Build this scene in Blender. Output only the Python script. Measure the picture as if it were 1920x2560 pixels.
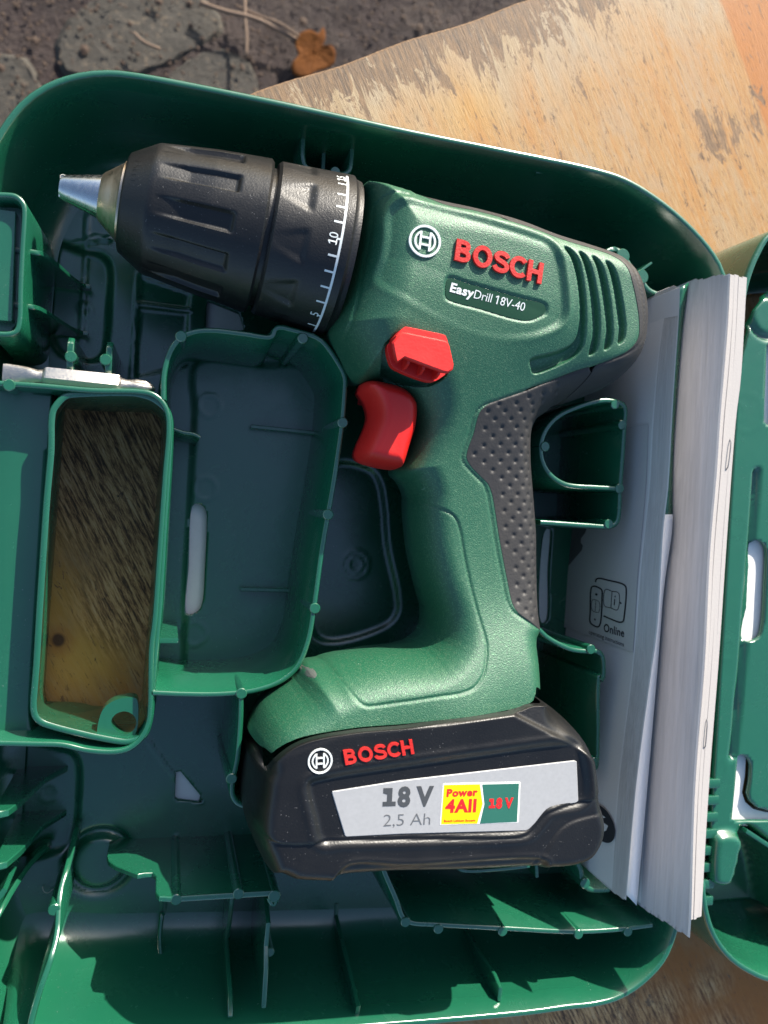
import bpy, bmesh, math, random
import numpy as np
from mathutils import Matrix, Vector

for o in list(bpy.data.objects):
    bpy.data.objects.remove(o)
S = bpy.context.scene
random.seed(7)
rng = np.random.default_rng(11)
MM = 0.001          # everything below is measured in millimetres

# ------------------------------------------------------------------ camera
FOC, HC = 2000.0, 300.0       # focal length in photo pixels, camera height over the case floor
CX = np.array([7340.0, -440.0, FOC]); CX /= np.linalg.norm(CX)
CY = np.array([0.062, 1.0, 0.0]); CY -= CX * (CX @ CY); CY /= np.linalg.norm(CY)
CN = np.cross(CX, CY)
CM = np.array([CX, CY, -CN])              # camera (right, up, forward) -> world
cam = bpy.data.objects.new('camera', bpy.data.cameras.new('camera'))
S.collection.objects.link(cam)
cm = CM @ np.diag([1, 1, -1])
m4 = Matrix([list(cm[0]) + [0], list(cm[1]) + [0], list(cm[2]) + [HC * MM], [0, 0, 0, 1]])
cam.matrix_world = m4
cam.data.sensor_fit = 'HORIZONTAL'
cam.data.sensor_width = 36
cam.data.lens = 36 * FOC / 1920
cam.data.clip_start = 0.01
cam.data.clip_end = 200
cam.data.dof.use_dof = True
cam.data.dof.focus_distance = 0.258
cam.data.dof.aperture_fstop = 18
S.camera = cam
S.render.resolution_x, S.render.resolution_y = 768, 1024

# ------------------------------------------------------------------ light
sun_dir = Vector((-0.91, -1.89, -1.0)).normalized()
w = bpy.data.worlds.new('World'); S.world = w; w.use_nodes = True
wn = w.node_tree
sky = wn.nodes.new('ShaderNodeTexSky'); sky.sky_type = 'NISHITA'; sky.sun_disc = False; sky.dust_density = 2.0; sky.air_density = 1.2; sky.ozone_density = 3.0
sky.sun_elevation = math.asin(-sun_dir.z)
sky.sun_rotation = math.atan2(-sun_dir.x, -sun_dir.y)
bg = wn.nodes['Background']; bg.inputs[1].default_value = 0.12
wn.links.new(sky.outputs[0], bg.inputs[0])
sl = bpy.data.lights.new('sun', 'SUN'); sl.energy = 5.0; sl.angle = math.radians(0.5); sl.color = (1.0, 0.93, 0.82)
so = bpy.data.objects.new('sun', sl); S.collection.objects.link(so)
so.rotation_euler = sun_dir.to_track_quat('-Z', 'Y').to_euler()
S.view_settings.view_transform = 'Standard'; S.view_settings.look = 'None'
S.view_settings.exposure = 0.92; S.view_settings.gamma = 1
try:
    S.cycles.use_denoising = True
    S.cycles.sample_clamp_indirect = 6
    S.cycles.max_bounces = 5
    S.cycles.diffuse_bounces = 2
except Exception:
    pass

# ------------------------------------------------------------------ helpers: placement
def Wp(p, z):
    d = CM @ np.array([p[0] - 960.0, 1280.0 - p[1], FOC])
    return d[:2] * ((z - HC) / d[2])
def WP(pts, z):
    return np.array([Wp(p, z) for p in pts])
def ray(p):
    return np.array([0, 0, HC]), CM @ np.array([p[0] - 960.0, 1280.0 - p[1], FOC])
def reg(x0, y0, s):
    return lambda *pts: [(x0 + x / s, y0 + y / s) for x, y in pts]
RA = reg(0, 150, 1.728); RB = reg(800, 400, 1.728); RC = reg(0, 750, 1.728); RD = reg(0, 1450, 1.728)
RE = reg(0, 1960, 1.728); RF = reg(960, 1960, 1.728); RG = reg(1300, 600, 2.011)
Q1 = reg(0, 400, 3.318); Q2 = reg(400, 350, 3.318); Q3 = reg(850, 400, 3.318); Q4 = reg(1200, 550, 3.318)
Q5 = reg(850, 900, 3.016); Q6 = reg(600, 1550, 3.16); Q7 = reg(1000, 1600, 3.318); Q8 = reg(0, 1650, 3.318)
Q9 = reg(60, 960, 2.3525); QA = reg(1250, 950, 2.949); QB = reg(1620, 1200, 3.16); QC = reg(1620, 1860, 3.16)
QD = reg(0, 2100, 4.1475)

def cat(pts, step=1.0, closed=True, tens=0.5):
    """Catmull-Rom through the points, resampled at about `step` mm (centripetal, no overshoot)."""
    P = np.asarray(pts, float)
    n = len(P)
    out = []
    rngs = range(n) if closed else range(n - 1)
    for i in rngs:
        if closed:
            p0, p1, p2, p3 = P[(i - 1) % n], P[i], P[(i + 1) % n], P[(i + 2) % n]
        else:
            p1, p2 = P[i], P[i + 1]
            p0 = P[i - 1] if i else 2 * p1 - p2
            p3 = P[i + 2] if i + 2 < n else 2 * p2 - p1
        t0 = 0; a = lambda u, v: max(np.linalg.norm(v - u) ** 0.5, 1e-4)
        t1 = t0 + a(p0, p1); t2 = t1 + a(p1, p2); t3 = t2 + a(p2, p3)
        k = max(2, int(np.linalg.norm(p2 - p1) / step))
        t = np.linspace(t1, t2, k, endpoint=False)[:, None]
        A1 = (t1 - t) / (t1 - t0) * p0 + (t - t0) / (t1 - t0) * p1
        A2 = (t2 - t) / (t2 - t1) * p1 + (t - t1) / (t2 - t1) * p2
        A3 = (t3 - t) / (t3 - t2) * p2 + (t - t2) / (t3 - t2) * p3
        B1 = (t2 - t) / (t2 - t0) * A1 + (t - t0) / (t2 - t0) * A2
        B2 = (t3 - t) / (t3 - t1) * A2 + (t - t1) / (t3 - t1) * A3
        out.append((t2 - t) / (t2 - t1) * B1 + (t - t1) / (t2 - t1) * B2)
    out = np.concatenate(out)
    if not closed:
        out = np.concatenate([out, P[-1:]])
    return out

def sdp(P, poly, near=True):
    """Signed distance to a polygon (positive inside) and the nearest point on it."""
    A = np.asarray(poly); B = np.roll(A, -1, 0); BA = B - A
    L = np.maximum((BA ** 2).sum(1), 1e-12)
    sd = np.empty(len(P)); cp = np.empty((len(P), 2))
    for i in range(0, len(P), 12000):
        Q = P[i:i + 12000]
        PA = Q[:, None, :] - A[None]
        t = np.clip((PA * BA).sum(2) / L, 0, 1)
        D = PA - BA * t[..., None]
        d2 = (D ** 2).sum(2); k = d2.argmin(1); r = np.arange(len(Q))
        d = np.sqrt(d2[r, k])
        c = ((A[None, :, 1] > Q[:, None, 1]) != (B[None, :, 1] > Q[:, None, 1])) & \
            (Q[:, None, 0] < A[None, :, 0] + BA[None, :, 0] * (Q[:, None, 1] - A[None, :, 1]) / np.where(BA[None, :, 1] == 0, 1e-9, BA[None, :, 1]))
        ins = c.sum(1) % 2 == 1
        sd[i:i + 12000] = np.where(ins, d, -d)
        cp[i:i + 12000] = Q - D[r, k]
    return sd, cp
def sdf(P, poly, cap):
    """sdp that is exact only within `cap` of the outline (enough for cutting a sheet)."""
    h = 4.0; lo = P.min(0) - h; n = np.ceil((P.max(0) - lo) / h).astype(int) + 2
    G = np.stack(np.meshgrid(lo[0] + h * np.arange(n[0]), lo[1] + h * np.arange(n[1]), indexing='ij'), -1).reshape(-1, 2)
    tab = sdp(G, poly)[0]
    ix = np.round((P - lo) / h).astype(int)
    s0 = tab[ix[:, 0] * n[1] + ix[:, 1]]
    sd = s0.copy(); cp = P.copy()
    nr = np.abs(s0) < cap + h
    if nr.any():
        sd[nr], cp[nr] = sdp(P[nr], poly)
    return sd, cp
def sdb(P, poly, m=4.0):
    """sdp, but only near the polygon; far outside it is just a large negative number."""
    lo, hi = poly.min(0) - m, poly.max(0) + m
    ok = ((P > lo) & (P < hi)).all(1)
    out = np.full(len(P), -50.0)
    if ok.any():
        out[ok] = sdp(P[ok], poly)[0]
    return out
def sm(x):
    t = np.clip(x * 0.5 + 0.5, 0, 1)
    return t * t * (3 - 2 * t)

# ------------------------------------------------------------------ helpers: objects
def mesh_obj(name, verts, faces, mat, parent=None, smooth=True, auto=None):
    me = bpy.data.meshes.new(name)
    me.from_pydata((np.asarray(verts, float) * MM).tolist(), [], faces if isinstance(faces, list) else faces.tolist())
    me.update()
    if smooth:
        me.shade_smooth()
        if auto:
            try:
                me.set_sharp_from_angle(angle=math.radians(auto))
            except Exception:
                pass
    me.materials.append(mat)
    o = bpy.data.objects.new(name, me)
    S.collection.objects.link(o)
    if parent is not None:
        o.parent = parent
    return o
def fixn(o):
    bm = bmesh.new(); bm.from_mesh(o.data)
    bmesh.ops.recalc_face_normals(bm, faces=bm.faces); bm.to_mesh(o.data); bm.free()
    return o
def thing(name, label, catg, group=None):
    o = bpy.data.objects.new(name, None); S.collection.objects.link(o)
    o.empty_display_size = 0.01
    tag(o, label, catg, group); return o
def tag(o, label, catg, group=None):
    o['label'] = label; o['category'] = catg
    if group: o['group'] = group
    return o

def field(name, outline, hfun, step, mat, parent, skirt=3.0, under=None, holes=(), auto=None, rim_w=0.0):
    """A sheet over a plan outline with the heights of hfun and a skirt round its edge."""
    lo, hi = outline.min(0) - step, outline.max(0) + step
    xs = np.arange(lo[0], hi[0] + step, step); ys = np.arange(lo[1], hi[1] + step, step)
    nx, ny = len(xs), len(ys)
    G = np.stack(np.meshgrid(xs, ys, indexing='ij'), -1).reshape(-1, 2)
    sd, cp = sdf(G, outline, 2 * step + rim_w)
    for h in holes:
        s2, c2 = sdf(G, h, 2 * step)
        k = -s2 < sd
        cp[k] = c2[k]; sd = np.minimum(sd, -s2)
    I = np.arange(nx * ny).reshape(nx, ny)
    quads = np.stack([I[:-1, :-1], I[1:, :-1], I[1:, 1:], I[:-1, 1:]], -1).reshape(-1, 4)
    gn = (G - cp) / np.where(np.abs(sd) < 1e-6, 1e-6, sd)[:, None]      # inward normal of the outline
    gn /= np.maximum(np.linalg.norm(gn, axis=1, keepdims=True), 1e-9)
    foot = cp.copy()
    cp = cp + gn * rim_w; sd = sd - rim_w
    inside = sd > 0
    keep = inside[quads].sum(1) >= 1
    q = quads[keep]
    P = G.copy()
    snap = ~inside
    P[snap] = cp[snap]
    used = np.unique(q)
    # vertices that sit just inside are drawn onto the edge too, so that no slivers remain
    close = (sd > 0) & (sd < 0.28 * step)
    P[close] = cp[close]
    rm = np.full(nx * ny, -1); rm[used] = np.arange(len(used))
    P = P[used]; q = rm[q]; gn = gn[used]; foot = foot[used]
    # weld neighbours that were drawn together on the edge, then drop what collapsed
    onr = (snap | close)[used]
    par = np.arange(len(P))
    def root(i):
        while par[i] != i: i = par[i]
        return i
    ee = np.concatenate([q[:, [0, 1]], q[:, [1, 2]], q[:, [2, 3]], q[:, [3, 0]], q[:, [0, 2]], q[:, [1, 3]]])
    ee = ee[onr[ee].all(1)]
    ee = ee[np.linalg.norm(P[ee[:, 0]] - P[ee[:, 1]], axis=1) < 0.42 * step]
    for a_, b_ in ee:
        ra, rb = root(a_), root(b_)
        if ra != rb: par[max(ra, rb)] = min(ra, rb)
    rmap = np.arange(len(P))
    for i in np.unique(ee): rmap[i] = root(i)
    edge_q = onr[q].any(1)
    polys = q[~edge_q].tolist()
    for f4 in rmap[q[edge_q]].tolist():
        f = [v for k, v in enumerate(f4) if v != f4[k - 1]]
        if len(set(f)) < 3 or len(set(f)) != len(f): continue
        xy = P[f]
        if 0.5 * ((xy[:, 0] * np.roll(xy[:, 1], -1)).sum() - (xy[:, 1] * np.roll(xy[:, 0], -1)).sum()) < 1e-3 * step * step: continue
        polys.append(f)
    V = np.column_stack([P, hfun(P)])
    # skirt
    qa = q[~edge_q]; e = np.concatenate([qa[:, [0, 1]], qa[:, [1, 2]], qa[:, [2, 3]], qa[:, [3, 0]], np.array([(f[k], f[(k + 1) % len(f)]) for f in polys[len(qa):] for k in range(len(f))]).reshape(-1, 2)])
    key = np.sort(e, 1); code = key[:, 0].astype(np.int64) * (len(V) + 1) + key[:, 1]
    u, inv, cnt = np.unique(code, return_inverse=True, return_counts=True)
    be = e[cnt[inv] == 1]
    bv = np.unique(be)
    nm = np.full(len(V), -1); nm[bv] = len(V) + np.arange(len(bv))
    pre = []; bz = V[bv]
    if rim_w:
        for f_ in (0.72, 0.5, 0.32, 0.18, 0.08, 0.02, 0.0):
            p2 = foot[bv] + gn[bv] * rim_w * f_
            pre.append(np.column_stack([p2, hfun(p2)]))
        bz = pre[-1]
    if under is None:
        rings = [np.column_stack([bz[:, :2], bz[:, 2] - skirt])]
    else:                                  # the lower half rounds in under the outline
        poly, zm, T, R = under
        b2 = bz[:, :2]
        e_ = 0.4
        d0 = sdp(b2, poly)[0]
        gx = sdp(b2 + [e_, 0], poly)[0] - sdp(b2 - [e_, 0], poly)[0]; gy = sdp(b2 + [0, e_], poly)[0] - sdp(b2 - [0, e_], poly)[0]
        g = np.column_stack([gx, gy]); g /= np.maximum(np.linalg.norm(g, axis=1, keepdims=True), 1e-6)
        out = d0 < 1.3
        rings = []
        for an in (25, 50, 72, 88):
            an = math.radians(an)
            p2 = b2 + np.where(out[:, None], g * R * (1 - math.cos(an)), 0)
            rings.append(np.column_stack([p2, np.where(out, np.minimum(bz[:, 2], zm) - T * math.sin(an), bz[:, 2] - 4.5 * math.sin(an))]))
    rings = pre + rings
    faces = list(polys); nb = len(bv); prev = np.arange(len(V)); cur = nm.copy()
    for k in range(len(rings)):
        faces += [[int(b), int(a_), int(c_), int(d_)] for a_, b, c_, d_ in zip(prev[be[:, 0]], prev[be[:, 1]], cur[be[:, 0]], cur[be[:, 1]])]
        prev = cur.copy(); cur = cur + nb
    o = mesh_obj(name, np.concatenate([V] + rings), faces, mat, parent, auto=auto)
    return o

def offs(path, d, closed=True):
    """Offset to the left of the direction of travel."""
    P = np.asarray(path)
    if closed:
        t = np.roll(P, -1, 0) - np.roll(P, 1, 0)
    else:
        t = np.gradient(P, axis=0)
    t /= np.maximum(np.linalg.norm(t, axis=1, keepdims=True), 1e-9)
    n = np.column_stack([-t[:, 1], t[:, 0]])
    return P + n * (d if np.isscalar(d) else np.asarray(d)[:, None])

def loft(name, path, prof, mat, parent, closed=True, cap=True, auto=50):
    """Sweep a profile of (offset, z) along a plan path; profile is closed when closed path is a wall."""
    n, k = len(path), len(prof)
    V = []
    for d, z in prof:
        zz = z if not np.isscalar(z) else np.full(n, z)
        V.append(np.column_stack([offs(path, d, closed), zz]))
    V = np.stack(V, 1).reshape(-1, 3)
    F = []
    for i in range(n if closed else n - 1):
        j = (i + 1) % n
        for a in range(k - 1):
            F.append([i * k + a, j * k + a, j * k + a + 1, i * k + a + 1])
    if not closed and cap:
        F.append([a for a in range(k)]); F.append([(n - 1) * k + a for a in range(k)][::-1])
    return fixn(mesh_obj(name, V, F, mat, parent, auto=auto))

def wall(name, px, z1, mat, parent, z0=0.0, th=1.7, draft=0.8, closed=False, step=1.2, world=False, smooth=True, ztop=None):
    P = np.asarray(px, float) if world else WP(px, z1)
    path = cat(P, step, closed) if smooth else P
    n = len(path)
    h = th / 2
    zt = np.full(n, z1, float) if ztop is None else np.interp(np.linspace(0, 1, n), np.linspace(0, 1, len(ztop)), ztop)
    zb = np.full(n, z0, float)
    prof = [(h + draft, zb), (h, zt - 0.35), (h - 0.3, zt), (-h + 0.3, zt), (-h, zt - 0.35), (-h - draft, zb)]
    return loft(name, path, prof, mat, parent, closed)

def disc(name, c, r, z0, z1, mat, parent, n=20, bev=0.25):
    a = np.linspace(0, 2 * np.pi, n, endpoint=False)
    ring = lambda rr, z: np.column_stack([c[0] + rr * np.cos(a), c[1] + rr * np.sin(a), np.full(n, z)])
    V = np.concatenate([ring(r, z0), ring(r, z1 - bev), ring(r - bev, z1)])
    F = [[k * n + i, k * n + (i + 1) % n, (k + 1) * n + (i + 1) % n, (k + 1) * n + i] for k in range(2) for i in range(n)]
    F.append([2 * n + i for i in range(n)])
    return mesh_obj(name, V, F, mat, parent, auto=35)
def pin(px, z, r=1.75, z0=0.0):
    return disc('pin', Wp(px, z), r, z0, z + 0.5, M['case'], case)

def prism(name, poly, z0, z1, mat, parent, bev=0.3):
    n = len(poly)
    if ((poly[:, 0] * np.roll(poly[:, 1], -1)).sum() - (poly[:, 1] * np.roll(poly[:, 0], -1)).sum()) < 0:
        poly = poly[::-1]
    inn = offs(poly, bev)
    z1 = np.full(n, z1) if np.isscalar(z1) else np.asarray(z1)
    V = np.concatenate([np.column_stack([poly, np.full(n, z0)]), np.column_stack([poly, z1 - bev]), np.column_stack([inn, z1])])
    F = [[k * n + i, k * n + (i + 1) % n, (k + 1) * n + (i + 1) % n, (k + 1) * n + i] for k in range(2) for i in range(n)]
    F.append([2 * n + i for i in range(n)])
    return mesh_obj(name, V, F, mat, parent, auto=40)

def plate(name, A, B, prof, th, mat, parent, bev=0.25):
    """Upright plate through plan points A->B; prof = [(distance from A, z)...] closed outline."""
    A, B = np.asarray(A), np.asarray(B)
    t = (B - A) / np.linalg.norm(B - A); nrm = np.array([-t[1], t[0]])
    pr = np.asarray(prof, float); n = len(pr)
    c = pr.mean(0)
    inn = offs(pr, bev if ((pr[:, 0] * np.roll(pr[:, 1], -1)).sum() - (pr[:, 1] * np.roll(pr[:, 0], -1)).sum()) > 0 else -bev)
    rings = []
    for p, s in ((inn, -th / 2), (pr, -th / 2 + bev), (pr, th / 2 - bev), (inn, th / 2)):
        xy = A + np.outer(p[:, 0], t) + nrm * s
        rings.append(np.column_stack([xy, p[:, 1]]))
    V = np.concatenate(rings)
    F = [[k * n + i, k * n + (i + 1) % n, (k + 1) * n + (i + 1) % n, (k + 1) * n + i] for k in range(3) for i in range(n)]
    F += [[i for i in range(n)][::-1], [3 * n + i for i in range(n)]]
    return fixn(mesh_obj(name, V, F, mat, parent, auto=40))
def on_plane(p, A, B):
    """Where the sight line through a photo point meets the upright plane A-B: (distance from A, z)."""
    A, B = np.asarray(A), np.asarray(B)
    t = (B - A) / np.linalg.norm(B - A); n = np.array([-t[1], t[0]])
    o, d = ray(p)
    k = ((A - o[:2]) @ n) / (d[:2] @ n)
    q = o + d * k
    return np.array([(q[:2] - A) @ t, q[2]])

def tube(name, pts, r, mat, parent, n=8):
    P = np.asarray(pts, float); V = []; F = []
    r = np.full(len(P), r) if np.isscalar(r) else np.asarray(r)
    T = np.gradient(P, axis=0); T /= np.linalg.norm(T, axis=1, keepdims=True)
    for i in range(len(P)):
        u = np.cross(T[i], [0.3, 0.2, 0.93]); u /= np.linalg.norm(u); v = np.cross(T[i], u)
        for a in np.linspace(0, 2 * np.pi, n, endpoint=False):
            V.append(P[i] + r[i] * (np.cos(a) * u + np.sin(a) * v))
    for i in range(len(P) - 1):
        for k in range(n):
            F.append([i * n + k, i * n + (k + 1) % n, (i + 1) * n + (k + 1) % n, (i + 1) * n + k])
    F += [[k for k in range(n)][::-1], [(len(P) - 1) * n + k for k in range(n)]]
    return fixn(mesh_obj(name, V, F, mat, parent))

# ------------------------------------------------------------------ helpers: lettering
def glyphs(s, bold=0.0, ext=0.02, bevel=0.0, sp=1.0, res=3):
    cu = bpy.data.curves.new('t', 'FONT'); cu.body = s; cu.size = 1; cu.offset = bold; cu.extrude = ext
    cu.space_character = sp; cu.resolution_u = res; cu.bevel_depth = bevel; cu.bevel_resolution = 1
    ob = bpy.data.objects.new('t', cu); S.collection.objects.link(ob)
    dg = bpy.context.evaluated_depsgraph_get(); dg.update()
    me = bpy.data.meshes.new_from_object(ob.evaluated_get(dg))
    V = np.array([v.co for v in me.vertices]); F = [list(p.vertices) for p in me.polygons]
    bpy.data.objects.remove(ob); bpy.data.curves.remove(cu); bpy.data.meshes.remove(me)
    return V, F
_gl = {}
def one(bold, base):
    """The figure one, drawn with its flag."""
    w_ = 0.055 + bold * 1.1
    P = [[(-w_, 0), (w_, 0), (w_, 0.70), (-w_, 0.70)], [(-w_, 0.70), (-w_, 0.70 - 2.4 * w_), (-0.17 - w_, 0.50), (-0.17 - w_, 0.50 + 1.9 * w_)]]
    if base: P.append([(-0.17 - w_, 0), (0.16 + w_, 0), (0.16 + w_, 1.7 * w_), (-0.17 - w_, 1.7 * w_)])
    return P
def lettering(name, s, fn, mat, parent, bold=0.0, ext=0.02, bevel=0.0, sp=1.0, base=False):
    """fn(s, h, t): s 0..1 along the line, h in cap heights, t -1..1 through the thickness -> xyz in mm."""
    if 'cap' not in _gl:
        Vh = glyphs('H')[0]; _gl['cap'] = Vh[:, 1].max(); _gl['H'] = Vh[:, 0].max()
    cap = _gl['cap']; V, F, x = [], [], 0.0
    def adv(c):
        if ('a', c) not in _gl: _gl[('a', c)] = glyphs('H' + c + 'H')[0][:, 0].max() - glyphs('HH')[0][:, 0].max()
        return _gl[('a', c)]
    for c in s:
        b = len(V)
        if c == ' ':
            x += 0.26 * sp; continue
        if c == '1':
            for kk, P in enumerate(one(bold, base)):
                b = len(V); ex = ext * (1 - 0.3 * kk) + 0.0004 * (2 - kk); P = np.array(P) * [1, cap / 0.70] + [x + 0.24 + bold * 1.2, 0]
                V += [[*p, ex] for p in P] + [[*p, -ex] for p in P]
                F += [[b, b + 1, b + 2, b + 3]] + [[b + k, b + (k + 1) % 4, b + 4 + (k + 1) % 4, b + 4 + k] for k in range(4)]
            x += (0.50 + bold * 3.2) * sp; continue
        v, f = glyphs(c, bold, ext, bevel)
        V += (v + [x, 0, 0]).tolist(); F += [[b + k for k in q] for q in f]
        x += (adv(c) + bold * 1.2) * sp
    V = np.array(V)
    x0, x1 = V[:, 0].min(), V[:, 0].max()
    s_ = (V[:, 0] - x0) / (x1 - x0); h_ = V[:, 1] / cap; t_ = V[:, 2] / max(np.abs(V[:, 2]).max(), 1e-6)
    return mesh_obj(name, fn(s_, h_, t_), F, mat, parent, auto=40)
def block_word(name, fn, mat, parent, hw=0.105):
    """The five-letter maker's word in heavy block capitals, each stroke with square edges."""
    E_ = lambda rx, ry, a0, a1, n, cx, cy: [(cx + rx * math.cos(a), cy + ry * math.sin(a)) for a in np.linspace(a0, a1, n)]
    P = []; x = 0.0
    add = lambda pts, closed=False, h=hw: P.append((np.array(pts, float) + [x, 0], closed, h))
    rnd = lambda pts: cat(pts, 0.04, False)
    add([(hw, 0), (hw, 1)])
    add(rnd([(0.12, 0.90), (0.36, 0.90), (0.50, 0.85), (0.545, 0.735), (0.50, 0.62), (0.36, 0.56), (0.12, 0.555)]), h=hw * 0.95)
    add(rnd([(0.12, 0.50), (0.38, 0.50), (0.55, 0.43), (0.60, 0.30), (0.55, 0.165), (0.38, 0.10), (0.12, 0.10)]), h=hw * 0.95)
    x = 0.80; add(E_(0.335, 0.405, 0, 2 * np.pi, 40, 0.44, 0.5)[:-1], True)
    x = 1.74; add(rnd([(0.66, 0.745), (0.58, 0.855), (0.40, 0.905), (0.20, 0.85), (0.13, 0.71), (0.22, 0.585), (0.40, 0.52), (0.58, 0.44), (0.66, 0.29), (0.57, 0.145), (0.38, 0.095), (0.18, 0.14), (0.07, 0.265)]))
    x = 2.52; add(E_(0.345, 0.405, 0.72, 2 * np.pi - 0.72, 34, 0.45, 0.5))
    x = 3.38; add([(hw, 0), (hw, 1)]); add([(0.62, 0), (0.62, 1)]); add([(0.15, 0.5), (0.58, 0.5)])
    V, F = [], []
    for k, (p, closed, h) in enumerate(P):
        a, b = offs(p, h, closed), offs(p, -h, closed); n = len(p); b0 = len(V)
        for q, t in ((a, 1), (b, 1), (a, -1), (b, -1)):
            V += [[*c, t * (1 - 0.03 * (k % 3))] for c in q]
        for i in range(n if closed else n - 1):
            j = (i + 1) % n
            F += [[b0 + i, b0 + j, b0 + n + j, b0 + n + i], [b0 + i, b0 + j, b0 + 2 * n + j, b0 + 2 * n + i], [b0 + n + i, b0 + n + j, b0 + 3 * n + j, b0 + 3 * n + i]]
        if not closed:
            for i in (0, n - 1): F.append([b0 + i, b0 + n + i, b0 + 3 * n + i, b0 + 2 * n + i])
    V = np.array(V)
    s_ = V[:, 0] / V[:, 0].max()
    return fixn(mesh_obj(name, fn(s_, V[:, 1], V[:, 2]), F, mat, parent, auto=35))
def face_map(pL, pR, pT, z, H, off, th, sx=None):
    """Lettering on a face seen from above: pL/pR are the ends of the base line, pT is above pL."""
    a, b, c = Wp(pL, z), Wp(pR, z), Wp(pT, z)
    ux, uy = b - a, c - a
    def fn(s, h, t):
        xy = a + np.outer(s, ux) + np.outer(h, uy)
        return np.column_stack([xy, H(xy) + off + t * th])
    return fn
def emblem(name, c_px, rx_px, z, H, off, th, mat, parent, ang):
    c = Wp(c_px, z); r = abs(np.linalg.norm(Wp((c_px[0] + rx_px, c_px[1]), z) - c))
    polys = []
    def arc(r0, r1, a0, a1, n):
        a = np.linspace(a0, a1, n)
        return np.concatenate([np.column_stack([r1 * np.cos(a), r1 * np.sin(a)]), np.column_stack([r0 * np.cos(a[::-1]), r0 * np.sin(a[::-1])])])
    for k in range(4):
        polys.append(arc(0.86, 1.0, k * np.pi / 2, (k + 1) * np.pi / 2 + 0.02, 10))
    for s in (0, np.pi):
        polys.append(arc(0.56, 0.68, s - 1.02, s + 1.02, 12))
        polys.append(arc(0.56, 0.68, s - 1.02, s + 1.02, 12) * 0 + 0) if False else None
    polys = [p for p in polys if p is not None]
    R = lambda x0, x1, y0, y1: np.array([[x0, y0], [x1, y0], [x1, y1], [x0, y1]])
    polys += [R(-0.36, -0.24, -0.58, 0.58), R(0.24, 0.36, -0.58, 0.58), R(-0.24, 0.24, 0.17, 0.29), R(-0.24, 0.24, -0.29, -0.17)]
    ca, sa = np.cos(ang), np.sin(ang)
    V, F = [], []
    for p in polys:
        n = len(p); b = len(V)
        xy = c + r * (p @ np.array([[ca, sa], [-sa, ca]]))
        h = H(xy) + off
        V += np.column_stack([xy, h - th]).tolist() + np.column_stack([xy, h + th]).tolist()
        F.append([b + n + i for i in range(n)])
        F += [[b + i, b + (i + 1) % n, b + n + (i + 1) % n, b + n + i] for i in range(n)]
    return fixn(mesh_obj(name, V, F, mat, parent, auto=40))

# ------------------------------------------------------------------ materials
class NT:
    def __init__(self, name):
        self.m = bpy.data.materials.new(name); self.m.use_nodes = True
        self.t = self.m.node_tree; self.b = self.t.nodes['Principled BSDF']
        self.tc = self.t.nodes.new('ShaderNodeTexCoord')
    def n(self, typ, **kw):
        nd = self.t.nodes.new('ShaderNode' + typ)
        for k, v in kw.items(): setattr(nd, k, v)
        return nd
    def l(self, a, b): self.t.links.new(a, b)
    def val(self, sock, v):
        if hasattr(v, 'is_linked') or hasattr(v, 'links'): self.l(v, sock)
        else: sock.default_value = v
    def map(self, scale=(1, 1, 1), rot=(0, 0, 0), loc=(0, 0, 0)):
        nd = self.n('Mapping'); self.l(self.tc.outputs['Object'], nd.inputs['Vector'])
        nd.inputs['Scale'].default_value = scale; nd.inputs['Rotation'].default_value = rot; nd.inputs['Location'].default_value = loc
        return nd.outputs[0]
    def noise(self, scale, detail=3, rough=0.5, vec=None, dist=0.0):
        nd = self.n('TexNoise'); nd.inputs['Scale'].default_value = scale; nd.inputs['Detail'].default_value = detail
        nd.inputs['Roughness'].default_value = rough; nd.inputs['Distortion'].default_value = dist
        self.l(vec if vec is not None else self.tc.outputs['Object'], nd.inputs['Vector'])
        return nd.outputs['Fac']
    def voro(self, scale, vec=None, out='Distance', feat='F1'):
        nd = self.n('TexVoronoi', feature=feat); nd.inputs['Scale'].default_value = scale
        self.l(vec if vec is not None else self.tc.outputs['Object'], nd.inputs['Vector'])
        return nd.outputs[out]
    def ramp(self, fac, stops):
        nd = self.n('ValToRGB'); self.l(fac, nd.inputs['Fac'])
        cr = nd.color_ramp
        while len(cr.elements) < len(stops): cr.elements.new(0.5)
        for e, (p, c) in zip(cr.elements, stops):
            e.position = p; e.color = (c, c, c, 1) if np.isscalar(c) else (*c, 1)
        return nd.outputs['Color']
    def mix(self, fac, a, b, mode='MIX'):
        nd = self.n('MixRGB', blend_type=mode)
        for s, v in zip(nd.inputs, (fac, a, b)):
            if hasattr(v, 'links'): self.l(v, s)
            else: s.default_value = v if np.isscalar(v) else (*v, 1)
        return nd.outputs[0]
    def math(self, op, a, b=0.0, clamp=False):
        nd = self.n('Math', operation=op); nd.use_clamp = clamp
        for s, v in zip(nd.inputs, (a, b)):
            if hasattr(v, 'links'): self.l(v, s)
            else: s.default_value = v
        return nd.outputs[0]
    def bump(self, h, dist, strength=1.0):
        nd = self.n('Bump'); nd.inputs['Distance'].default_value = dist; nd.inputs['Strength'].default_value = strength
        self.l(h, nd.inputs['Height'])
        if self.b.inputs['Normal'].is_linked:
            self.l(self.b.inputs['Normal'].links[0].from_socket, nd.inputs['Normal'])
        self.l(nd.outputs[0], self.b.inputs['Normal'])
    def set(self, **kw):
        for k, v in kw.items():
            s = self.b.inputs[{'col': 'Base Color', 'rough': 'Roughness', 'metal': 'Metallic', 'spec': 'Specular IOR Level', 'sss': 'Subsurface Weight', 'trans': 'Transmission Weight', 'coat': 'Coat Weight'}[k]]
            if hasattr(v, 'links'): self.l(v, s)
            else: s.default_value = v if np.isscalar(v) else (*v, 1)
        return self.m
M = {}
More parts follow.
